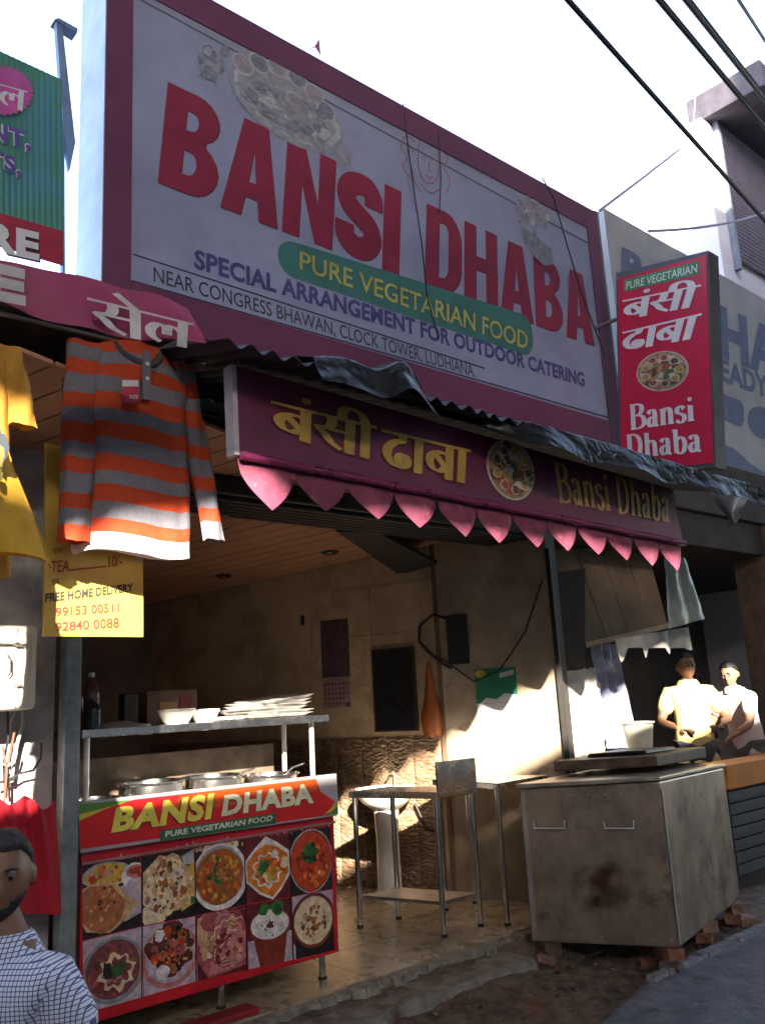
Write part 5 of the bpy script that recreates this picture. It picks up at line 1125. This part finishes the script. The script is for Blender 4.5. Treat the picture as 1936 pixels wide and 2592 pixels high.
rnd = random.Random(21); rb_ = MB()
for k in range(170):
    x, y = rnd.uniform(3.3, 6.6), rnd.uniform(3.0, 4.15); s_ = rnd.uniform(.008, .03); z = apron((x + 1.5)/9.5, (4.205 - y)/1.15)[2] if y > 3.06 else ST
    vs = [Vector((x, y, z + s_*.3)) + Vector((rnd.uniform(-1,1), rnd.uniform(-1,1), rnd.uniform(-.6,.8)))*s_ for _ in range(6)]
    rb_.add(vs, [(0,1,2),(0,2,3),(0,3,4),(1,4,5),(2,5,3),(1,2,5),(0,4,1),(3,5,4)], k % 3)
build(rb_, 'rubble', brick_m, kind='stuff', label='crumbs of brick and stone scattered along the broken step', cat='rubble')

# ------------------------------------------------------------------ next shop: hanging boards, sheets, bench
cu = [at(1440,1405,'y',4.75), at(1692,1400,'y',4.75), at(1690,1582,'y',4.75), at(1478,1632,'y',4.75)]
bp_ = thing('plywood_hood', 'brown plywood hood hanging in front of the neighbouring stall', 'hood', (cu[0]+cu[2])/2)
ply = M('brown ply', (.24,.155,.095), .6, var=.3, scale=3)
for k in range(4):
    a, b = k/4 + .003, (k+1)/4 - .003
    build(MB().prism([cu[3].lerp(cu[2],a), cu[3].lerp(cu[2],b), cu[0].lerp(cu[1],b) + Vector((0,.25,.1)), cu[0].lerp(cu[1],a) + Vector((0,.25,.1))], (0,.02,0)), 'board', ply, bp_)
build(MB().prism([cu[3] + Vector((0,-.02,-.03)), cu[2] + Vector((0,-.02,-.03)), cu[2] + Vector((0,-.02,.02)), cu[3] + Vector((0,-.02,.02))], (0,.015,0)), 'rim', M('rim wood', (.34,.25,.17), .6), bp_)
def sheet(name, pts, y, mat, label, fold=.03, nf=5, cat='sheet'):
    q_ = quad(pts, 'y', y)
    return build(MB().grid(lambda u, v: bil(q_, u, v) + Vector((0, fold*math.sin(u*nf*6.283 + v) + .01*mnoise.noise((u*6, v*6, 0)), 0)), 40, 16), name, mat, smooth=70, solid=.002, label=label, cat=cat)
sheet('plastic_sheet', [(1692,1592),(1782,1566),(1735,1412),(1683,1412)], 3.9, M('clear grey plastic', (.40,.44,.40), .3, trans=.45, var=.2), 'pale translucent plastic sheet hanging below the right end of the fascia', .012, 2)
rag_m = M('white rag', (.62,.60,.56), .8, trans=.25, var=.1, bump=.3, bscale=20)
wsq = quad([(1562,1640),(1745,1640),(1735,1588),(1556,1618)], 'y', 4.15)
def ragf(u, v):
    p = bil(wsq, u, v); 
    if v < .5: p.z -= .10*(max(0, math.sin(u*21)))*(1 - 2*v)*(1.2 - u)
    p.y += .03*math.sin(u*18); return p
build(MB().grid(ragf, 60, 10), 'ragged_cloth', rag_m, smooth=70, solid=.003, label='ragged white cloth strip hanging above the man in yellow', cat='cloth')
sheet('blue_plastic', [(1535,1895),(1612,1890),(1560,1630),(1500,1632)], 4.75, M('blue white plastic', (.46,.50,.62), .4, col2=(.10,.13,.30), scale=5, trans=.2), 'blue and white plastic sheeting hanging behind the stove', .035, 3)
for k, (pts, y, lb_) in enumerate((([(1440,1925),(1535,1915),(1508,1690),(1425,1700)], 4.62, 'white plastic carrier bags bunched on the pillar behind the stove'), ([(1428,1970),(1500,1950),(1490,1860),(1430,1870)], 4.55, 'crumpled white bag hanging lowest beside the pillar rail'))):
    q_ = quad(pts, 'y', y)
    def bf(u, v, q_=q_, k=k): return bil(q_, u, v) + Vector((.03*mnoise.noise((u*4, v*4, k)), -.10*math.sin(math.pi*u)*math.sin(math.pi*v) + .05*mnoise.noise((u*7, v*7, 3 + k)), .02*mnoise.noise((u*9, v*3, 7))))
    build(MB().grid(bf, 26, 26), 'carrier_bag', rag_m, smooth=80, solid=.003, label=lb_, cat='bag')
sq = quad([(1395,1690),(1480,1690),(1480,1440),(1390,1450)], 'y', 4.7)
build(MB().prism([bil(sq,u,v) for u,v in RECT], (0,.03,0)), 'sooty_panel', soot, label='soot black panel beside the pillar above the white bags', cat='panel')
bt = thing('orange_bench', 'orange painted bench board over a slatted dark base at the right edge', 'bench', (8.8, 3.9, -.1))
b0_ = at(1836,1938,'y',3.80); b1_ = at(1836,2002,'y',3.80)
boxo((b0_.x, 3.80, b1_.z), (10.6, 3.88, b0_.z), 'seat_board', M('orange paint', (.55,.20,.02), .5, var=.2, scale=6, patch=((.2,.1,.04), 8, .64)), bt, bevel=.006)
boxo((b0_.x, 3.882, b0_.z - .04), (10.6, 4.10, b0_.z), 'seat_top', M('orange paint', (0,0,0)), bt)
for k in range(7): boxo((b0_.x + .02, 3.82, b1_.z - .012 - .095*(k+1)), (10.6, 3.85, b1_.z - .024 - .095*k), 'slat', M('dark blue slat', (.06,.07,.085), .6, var=.3), bt, bevel=.004)
boxo((b0_.x + .05, 3.86, -.18), (10.5, 4.08, b1_.z - .01), 'base', M('dark base', (.035,.035,.04), .8), bt, bevel=0)

# ------------------------------------------------------------------ people
def sub_eval(o, mods):
    for t_, kw in mods:
        m = o.modifiers.new(t_, t_)
        for k_, v_ in kw.items(): setattr(m, k_, v_)
    dg = bpy.context.evaluated_depsgraph_get(); bpy.context.view_layer.update()
    dg = bpy.context.evaluated_depsgraph_get()
    me = bpy.data.meshes.new_from_object(o.evaluated_get(dg)); return me
def skin(nodes, edges, root=0, lv=2):
    """nodes: (x,y,z,r); returns a mesh grown round the joints"""
    me = bpy.data.meshes.new('skeleton'); me.from_pydata([n[:3] for n in nodes], edges, []); o = bpy.data.objects.new('skeleton', me); COL.objects.link(o)
    o.modifiers.new('Skin', 'SKIN')
    if not me.skin_vertices: 
        bpy.context.view_layer.objects.active = o
    sv_ = me.skin_vertices[0].data
    for i, n in enumerate(nodes):
        r = n[3]; sv_[i].radius = (r, r) if not isinstance(r, tuple) else r; sv_[i].use_root = (i == root)
    r = sub_eval(o, [('SUBSURF', dict(levels=lv, render_levels=lv))])
    bpy.data.objects.remove(o); bpy.data.meshes.remove(me); return r
def head_mesh(hl=.235):
    """face towards -Y; origin at chin-neck centre, top at hl"""
    bm = bmesh.new(); bmesh.ops.create_uvsphere(bm, u_segments=48, v_segments=36, radius=1)
    for v in bm.verts:
        x, y, z = v.co; 
        X = x*.078; Y_ = y*.098; Z = z*hl/2
        if z < 0: X *= 1 - .30*(-z)**1.6; Y_ = Y_*(1 - .12*(-z)**2) - .012*(-z)
        if y < 0:
            Y_ *= 1 - .10*(1 - abs(x))
            g_ = lambda a, b, s: math.exp(-(a*a + b*b)/(s*s))
            Y_ -= .026*g_(x*1.5, (z + .18)*1.0, .17) + .012*g_(x*2.0, z - .05, .16) + .005*g_((abs(x)-.35), z - .22, .20)   # nose, bridge, brow
            Y_ += .010*g_((abs(x)-.38), z - .05, .15)                       # eye sockets
            Y_ -= .009*g_(x*.6, (z + .50)*1.6, .12) + .009*g_(x*.6, (z + .62)*1.8, .12) - .006*g_(x*.5, (z + .555)*4, .1)   # lips
            Y_ -= .012*g_(x, (z + .88), .25)                                # chin
        v.co = Vector((X, Y_, Z + hl/2))
    # ears
    for s_ in (-1, 1):
        r_ = bmesh.ops.create_uvsphere(bm, u_segments=12, v_segments=10, radius=1)
        for v in r_['verts']:
            x, y, z = v.co; v.co = Vector((s_*(.079 + .010*x + .012*max(0, y)), .014 + y*.016, hl*.47 + z*.031 - .0))
    me = bpy.data.meshes.new('head'); bm.to_mesh(me); bm.free(); return me
def hand_nodes(nodes, edges, wrist_i, wr, d, side, palm_n, curl=.5):
    """palm and five fingers; d = direction of the hand, palm_n = palm normal"""
    d = Vector(d).normalized(); n = Vector(palm_n); n = (n - d*n.dot(d)).normalized(); s_ = d.cross(n)*side; wr = Vector(wr)
    p = wr + d*.045; nodes.append((*p, (.030,.018))); pi = len(nodes)-1; edges.append((wrist_i, pi))
    for k, (o_, ln_) in enumerate(((-.026,.066),(-.009,.076),(.009,.070),(.026,.055))):
        a = wr + d*.088 + s_*o_; dd = (d*math.cos(curl*.5) + n*math.sin(curl*.5)); b = a + dd*ln_*.5; d2 = (d*math.cos(curl*1.5) + n*math.sin(curl*1.5)); c = b + d2*ln_*.5
        i0 = len(nodes); nodes += [(*a,.0105),(*b,.009),(*c,.0075)]; edges += [(pi,i0),(i0,i0+1),(i0+1,i0+2)]
    a = wr + d*.03 - s_*.030; b = a + (d*.7 - s_*.7 + n*.3)*.035; c = b + (d*.9 - s_*.2 + n*.4)*.032
    i0 = len(nodes); nodes += [(*a,.013),(*b,.0105),(*c,.0085)]; edges += [(pi,i0),(i0,i0+1),(i0+1,i0+2)]
def person(label, loc, yaw, skin_c, shirt_m, trouser_m, hair_m, elbows, wrists, lean=0.0, head_yaw=0.0, head_pitch=0.0, scale=1.0, hairlen=.0, sleeve=.6, beard=False, collar=None, bald=False, extra=None, drop=0.0, sw=.168):
    root = thing('person', label, 'person', loc)
    root.rotation_euler = (0, 0, yaw); root.scale = (scale,)*3
    ORG[root] = Vector((0,0,0))
    def L(x, y, z):   # lean forward (towards -Y) above the hips
        if z > .95: k = z - .95; return (x, y - math.sin(lean)*k, .95 + math.cos(lean)*k)
        return (x, y, z)
    J = dict(pel=L(0,0,.95), sp=L(0,.0,1.12), ch=L(0,-.005,1.30-drop*.6), up=L(0,.0,1.42-drop), nk=L(0,.005,1.50-drop*.45), hd=L(0,-.005,1.57), sl=L(-sw,0,1.40-drop*1.15), sr=L(sw,0,1.40-drop*1.15), hl=(-.09,0,.90), hr=(.09,0,.90), kl=(-.10,-.01,.49), kr=(.10,-.01,.49), al=(-.10,.02,.09), ar=(.10,.02,.09), tl=(-.11,-.13,.03), tr=(.11,-.13,.03), el=elbows[0], er=elbows[1], wl=wrists[0], wr=wrists[1])
    order = ['pel','sp','ch','up','nk','hd','sl','sr','hl','hr','kl','kr','al','ar','tl','tr','el','er','wl','wr']
    RD = dict(pel=(.15,.115), sp=(.14,.105), ch=(.155,.115), up=(.13,.09), nk=.056, hd=.055, sl=.068, sr=.068, hl=.095, hr=.095, kl=.06, kr=.06, al=.042, ar=.042, tl=.035, tr=.035, el=.042, er=.042, wl=.029, wr=.029)
    E_ = [('pel','sp'),('sp','ch'),('ch','up'),('up','nk'),('nk','hd'),('up','sl'),('up','sr'),('sl','el'),('sr','er'),('el','wl'),('er','wr'),('pel','hl'),('pel','hr'),('hl','kl'),('hr','kr'),('kl','al'),('kr','ar'),('al','tl'),('ar','tr')]
    ix = {n: i for i, n in enumerate(order)}
    nodes = [(*J[n], RD[n]) for n in order]; edges = [(ix[a], ix[b]) for a, b in E_]
    for w_, e_, s_ in (('wl','el',1),('wr','er',-1)):
        hand_nodes(nodes, edges, ix[w_], J[w_], Vector(J[w_]) - Vector(J[e_]), s_, (0,.3,-1))
    body = skin(nodes, edges)
    # head joined to the neck in the same mesh
    hm = head_mesh(); hb = Vector(L(0,.005,1.50)) + Vector((0, -.012, .02)); MX = Matrix.Translation(hb) @ Matrix.Rotation(head_yaw, 4, 'Z') @ Matrix.Rotation(head_pitch, 4, 'X')
    bm = bmesh.new(); bm.from_mesh(body); hm.transform(MX); bm.from_mesh(hm); me = bpy.data.meshes.new('body'); bm.to_mesh(me); bm.free(); me.materials.clear(); me.materials.append(skin_c)
    tmp = bpy.data.objects.new('tmp', me); COL.objects.link(tmp); m_ = tmp.modifiers.new('r', 'REMESH'); m_.mode = 'VOXEL'; m_.voxel_size = .0055; s2 = tmp.modifiers.new('s', 'SMOOTH'); s2.iterations = 3; s2.factor = .5
    bpy.context.view_layer.update(); me2 = bpy.data.meshes.new_from_object(tmp.evaluated_get(bpy.context.evaluated_depsgraph_get())); bpy.data.objects.remove(tmp)
    me2.materials.clear(); me2.materials.append(skin_c)
    def put(me_, name, mat, lab=None):
        me_.materials.clear(); me_.materials.append(mat); me_.shade_smooth(); o = bpy.data.objects.new(name, me_); COL.objects.link(o); o.parent = root; ORG[o] = Vector((0,0,0))
        if lab: o['label'] = lab
        return o
    me2.update(); NV = len(me2.vertices); cs_ = [v.co.copy() for v in me2.vertices]; nsv = [v.normal.copy() for v in me2.vertices]
    for v, c_, n_ in zip(me2.vertices, cs_, nsv):
        x, y, z = c_
        if .74 < z < 1.50 and abs(x) < .20 or (z > 1.25 and abs(x) < .28 and z < 1.50) or (.12 < z <= .74 and abs(x) < .2): v.co = c_ - n_*.030*min(1.0, max(0.0, 1.50 - drop - z)/.03)
    put(me2, 'body', skin_c)
    # shirt
    g_ = .018
    sn = ['pel0','pel','sp','ch','up','sl','sr','ml','mr','nkc']
    mid = lambda a, b, k: tuple(Vector(J[a]).lerp(Vector(J[b]), k))
    pos = dict(pel0=(0, 0, .80), pel=J['pel'], sp=J['sp'], ch=J['ch'], up=(J['up'][0], J['up'][1], J['up'][2] + .030), sl=J['sl'], sr=J['sr'], ml=mid('sl','el',sleeve), mr=mid('sr','er',sleeve), nkc=mid('up','nk',.62))
    rr_ = dict(pel0=(.185,.14), pel=(.178,.138), sp=(.168,.13), ch=(.18,.135), up=(.155,.108), sl=.080, sr=.080, ml=.072, mr=.072, nkc=.098)
    ii = {n: i for i, n in enumerate(sn)}
    nd = [(*pos[n], rr_[n]) for n in sn]; ed = [(ii[a], ii[b]) for a, b in (('pel0','pel'),('pel','sp'),('sp','ch'),('ch','up'),('up','sl'),('up','sr'),('sl','ml'),('sr','mr'),('up','nkc'))]
    if sleeve >= 1:
        for a, w_, m2 in (('el','wl','ml'),('er','wr','mr')):
            nd.append((*Vector(J[a]).lerp(Vector(J[w_]), .85), .05)); ed.append((ii[m2], len(nd)-1))
    shm = skin(nd, ed, 1); tex = None
    cs_ = [v.co.copy() for v in shm.vertices]; nsv = [v.normal.copy() for v in shm.vertices]
    for v, c_, q_ in zip(shm.vertices, cs_, nsv): v.co = c_ + q_*(mnoise.noise(c_*7)*.011 + mnoise.noise(Vector((c_.x*22, c_.y*22, c_.z*9)))*.007 + .005)
    put(shm, 'shirt', shirt_m)
    co = MB(); co.lathe([(.082,1.450),(.078,1.49),(.072,1.515),(.076,1.520),(.092,1.50),(.116,1.455),(.118,1.447),(.104,1.450)], (0,.008,0), 28, sx=1.0, sy=.92)
    for p_ in co.v: l_ = L(p_.x, p_.y, p_.z - drop*.85); p_.y, p_.z = l_[1], l_[2]
    build(co, 'collar', shirt_m, root, smooth=60, solid=.002)
    # trousers
    tn = ['pel','hl','hr','kl','kr','al','ar']; ti = {n: i for i, n in enumerate(tn)}; tr_ = dict(pel=(.165,.13), hl=.112, hr=.112, kl=.08, kr=.08, al=.068, ar=.068)
    put(skin([(*(J[n] if n[0] != 'a' else (J[n][0], J[n][1], .10)), tr_[n]) for n in tn], [(0,1),(0,2),(1,3),(2,4),(3,5),(4,6)], 0), 'trousers', trouser_m)
    # hair cap
    def shell(name, mat, mask, th, amp=.006):
        me_ = head_mesh()
        for v in me_.vertices:
            c_ = Vector((0, .01, .12)); d_ = (v.co - c_).normalized(); k = max(0.0, min(1.0, mask(v.co)))
            v.co += d_*((th + amp*mnoise.noise(v.co*60) + amp*.6*mnoise.noise(v.co*150))*k - .014*(1 - k))
        me_.transform(MX); return put(me_, name, mat)
    ramp = lambda x: x/.012
    if not bald: shell('hair', hair_m, lambda c: min(ramp(.083 - abs(c.x)) + (c.y > .03) + (c.z > .15), max(ramp(c.z - (.188 - .9*max(0, c.y + .045) + .10*(abs(c.x) < .045)*0)), ramp(c.y - .045 + .0*c.z) if c.z > .05 else -1)), .013)
    else: shell('hair', hair_m, lambda c: min(ramp(.083 - abs(c.x)), ramp(c.y - .0), ramp(c.z - .07), ramp(.19 - c.z)), .004, .002)
    if beard: shell('beard', hair_m, lambda c: min(ramp(.020 - c.y), ramp(.075 + .5*max(0, abs(c.x) - .04) - c.z), 1 - 2*(abs(c.x) < .024 and .046 < c.z < .062)), .003, .002)
    eye_w = M('eye white', (.22,.17,.14), .4); eye_d = M('eye dark', (.015,.01,.008), .2)
    for s_ in (-1, 1):
        e = MB(); e.lathe([(0,-.0115),(.006,-.010),(.010,-.006),(.0115,0),(.010,.006),(.006,.010),(0,.0115)], (0,0,0), 14)
        o = build(e, 'eye', eye_w, None, smooth=60); o.parent = root; o.matrix_local = MX @ Matrix.Translation((s_*.030, -.0775, .1255)); 
        pq = MB(); pq.lathe([(0,0),(.0066,0),(.0062,.0015),(0,.002)], (0,0,0), 12); o2 = build(pq, 'iris', eye_d, None, smooth=40); o2.parent = o; o2.matrix_local = Matrix.Translation((0,-.0112,.001)) @ Matrix.Rotation(R(90), 4, 'X')
        br = MB(); br.tube([(s_*.014,-.101,.150),(s_*.030,-.101,.155),(s_*.050,-.090,.150)], [.0035,.0045,.002], 8); o3 = build(br, 'eyebrow', hair_m, None, smooth=60); 
        for v in o3.data.vertices: v.co = v.co + o3.location
        o3.location = (0,0,0); o3.parent = root; o3.matrix_local = MX
    if extra: extra(root, J, put)
    return root
skin_b = M('brown skin', (.20,.095,.055), .5, var=.12, scale=8, bump=.04, bscale=160)
skin_l = M('light brown skin', (.30,.16,.10), .5, var=.12, scale=8)
hairb = M('black hair', (.012,.010,.010), .5, var=.4, scale=60, bump=.4, bscale=260)
def check_mat():
    m = M('checked cotton', (.70,.73,.86), .8, var=.06); t = m.node_tree; L = t.links; b = t.nodes['Principled BSDF']; src = b.inputs['Base Color'].links[0].from_socket
    tc = t.nodes.new('ShaderNodeTexCoord'); sp = t.nodes.new('ShaderNodeSeparateXYZ'); L.new(tc.outputs['Object'], sp.inputs[0]); fac = None
    for ax in ('X', 'Z'):
        mu = t.nodes.new('ShaderNodeMath'); mu.operation = 'MULTIPLY'; mu.inputs[1].default_value = 1/.0120; L.new(sp.outputs[ax], mu.inputs[0])
        fr_ = t.nodes.new('ShaderNodeMath'); fr_.operation = 'FRACT'; L.new(mu.outputs[0], fr_.inputs[0])
        lt_ = t.nodes.new('ShaderNodeMath'); lt_.operation = 'LESS_THAN'; lt_.inputs[1].default_value = .22; L.new(fr_.outputs[0], lt_.inputs[0])
        if fac is None: fac = lt_
        else:
            mxx = t.nodes.new('ShaderNodeMath'); mxx.operation = 'MAXIMUM'; L.new(fac.outputs[0], mxx.inputs[0]); L.new(lt_.outputs[0], mxx.inputs[1]); fac = mxx
    mx = t.nodes.new('ShaderNodeMix'); mx.data_type = 'RGBA'; L.new(fac.outputs[0], mx.inputs['Factor']); L.new(src, mx.inputs[6]); mx.inputs[7].default_value = (.075,.10,.26,1); L.new(mx.outputs[2], b.inputs['Base Color']); return m
check = check_mat()
def fg_extra(root, J, put):
    # collar flaps, button band, small stitched motif
    for s_ in (-1, 1):
        c = MB(); c.grid(lambda u, v: (s_*(.055 + .045*u + .012*v), -.055 - .040*u*(1-u)*2 - .045*(1-abs(1-u)) + .09*(u), 1.545 - .055*v - .03*u + .012*math.sin(3*u)), 8, 4)
    n = MB() if 0 else MB(); n.lathe([(.078,1.455),(.074,1.49),(.070,1.515),(.074,1.518),(.088,1.50),(.110,1.458),(.112,1.450),(.10,1.452)], (0,.008,0), 28, sx=1.0, sy=.92)
    mo = MB(); rn = random.Random(2)
    q_ = [Vector((.088,-.150,1.315)), Vector((.114,-.142,1.315)), Vector((.114,-.142,1.337)), Vector((.088,-.150,1.337))]
    for k in range(5): poly(mo, [p + Vector((0,0,0)) for p in q_], blob(rn.uniform(.2,.8), rn.uniform(.25,.75), .22, .16, .3, 8, rn.random(), rn), 0)
    build(MB().box((.004,-.151,.98),(.010,-.149,.99)), 'button', M('button white', (0,0,0)), root)
fgp = at(12, 2212, 'y', 2.35); FGS = (fgp.z - ST)/1.637
person('young man with black hair in a blue and white checked shirt at the lower left', (fgp.x, 2.35, ST), R(-52), skin_b, check, M('dark trousers', (.03,.032,.045), .8), hairb,
       ((-.25,.05,1.12), (.25,.05,1.12)), ((-.27,-.08,.88), (.27,-.08,.88)), head_yaw=R(28), head_pitch=R(5), drop=.045, sw=.150, scale=FGS, sleeve=.75, beard=True, extra=fg_extra)
polo = M('yellow polo', (.62,.48,.20), .8, var=.1)
m1 = at(1735,1690,'y',4.5)
person('man in a pale yellow shirt standing behind the stove', (m1.x, 4.5, -.0), R(-50), skin_b, polo, M('dark trousers', (0,0,0)), hairb, ((-.30,-.10,1.16), (.30,-.08,1.16)), ((-.16,-.34,1.10), (.14,-.34,1.12)), head_yaw=R(10), scale=1.06, sleeve=.75)
m2 = at(1878,1750,'y',4.36)
person('man in a pink and white shirt bending at the right edge', (m2.x + .02, 4.36, -.02), R(-110), skin_l, M('white pink shirt', (.62,.52,.54), .8, var=.15), M('grey trousers', (.12,.12,.13), .8), hairb, ((-.28,-.22,1.14), (.28,-.24,1.14)), ((-.18,-.45,1.02), (.18,-.45,1.02)), lean=R(14), head_yaw=R(30), head_pitch=R(14), scale=1.03, sleeve=.7)

# ------------------------------------------------------------------ unseen behind the camera: made-up row, blockers and canopy that shade the facade
ob_ = thing('unseen_shade_row', 'unseen building row shaped to block sun and sky, with a made-up roof hoarding', 'building', (0, -8, ST))
ow = M('opposite plaster', (.36,.32,.28), .85, var=.2, scale=.5)
OYF = -6.0; OH = 14.0
def zlo(y): return 1.12 + .51*(4.4 - y)
def zhi(y): return 1.725 + .51*(4.4 - y)
boxo((-30, OYF - 8, ST), (30, OYF, zlo(OYF)), 'wall', ow, ob_, bevel=0)  # unseen; its height sets the lower limit of the sunbeam
rg = MB(); NN = 240
rnj = random.Random(5)
pts_b = []
for k in range(NN+1):
    x = -24 + 30.59*k/NN; pts_b.append((x, zhi(OYF) + (.13*max(0.0, 1 - ((x + 3.72)/.5)**4) + .10*max(0.0, min(1.0, (-4.5 - x)/.12))) + .10*mnoise.noise((x*2.1, 0, 4)) + .07*mnoise.noise((x*6, 3, 4)) + .03*mnoise.noise((x*17,0,1))))
for k in range(NN): rg.add([(pts_b[k][0], OYF, pts_b[k][1]), (pts_b[k+1][0], OYF, pts_b[k+1][1]), (pts_b[k+1][0], OYF, OH), (pts_b[k][0], OYF, OH), (pts_b[k][0], OYF - .1, pts_b[k][1]), (pts_b[k+1][0], OYF - .1, pts_b[k+1][1]), (pts_b[k+1][0], OYF - .1, OH), (pts_b[k][0], OYF - .1, OH)], [(0,1,2,3),(7,6,5,4),(4,5,1,0),(3,2,6,7)])
build(rg, 'blocker', M('hoarding sheet', (.30,.28,.27), .8), ob_)  # added out of view; its ragged lower edge shapes the sunbeam
for x in (-20, -15, -10.4, .9, 4.4): boxo((x, OYF - .35, zlo(OYF) - .002), (x + .08, OYF - .27, OH - .5), 'blocker_post', steel_d, ob_, bevel=0)
boxo((6.6, OYF - 8, zlo(OYF) + .002), (45, OYF, 26), 'shade_tower', ow, ob_, bevel=0)  # added out of view to shade the front of the pale building
boxo((2.75, OYF - .5, zlo(OYF) + .002), (6.59, OYF - .11, zhi(OYF) + .4), 'gap_blocker', ow, ob_, bevel=0)  # added to shut the gap beside the sunbeam, as is the next one
boxo((-24, OYF - .5, zlo(OYF) + .002), (-5.75, OYF - .11, zhi(OYF) + .6), 'gap_blocker', ow, ob_, bevel=0)
boxo((-34, OYF - 8, ST), (-24.1, 14, 21), 'end_blocker', ow, None, bevel=0, label='unseen tall block added to cut sky light from the left street end', cat='building')  # added out of view to keep low sky light off the facade

cp = thing('shade_canopy', 'unseen cloth canopy added high over the street to cut sky light', 'canopy', (5, -2, 11))
build(MB().grid(lambda u, v: (-28 + 72*u, OYF + 8.2*v, 11.2 + .25*math.sin(u*60) - .5*math.sin(math.pi*v)), 90, 8), 'cloth', M('shade canopy cloth', (.20,.19,.20), .9), cp, smooth=60, solid=.01)  # opaque cloth added out of view to darken the facade's sky fill
for k in range(13): build(MB().tube([(-28 + 6*k, OYF + .02, 11.3), (-28 + 6*k, OYF + 8.2, 11.32)], .03, 6), 'rope', rubber, cp, smooth=60)
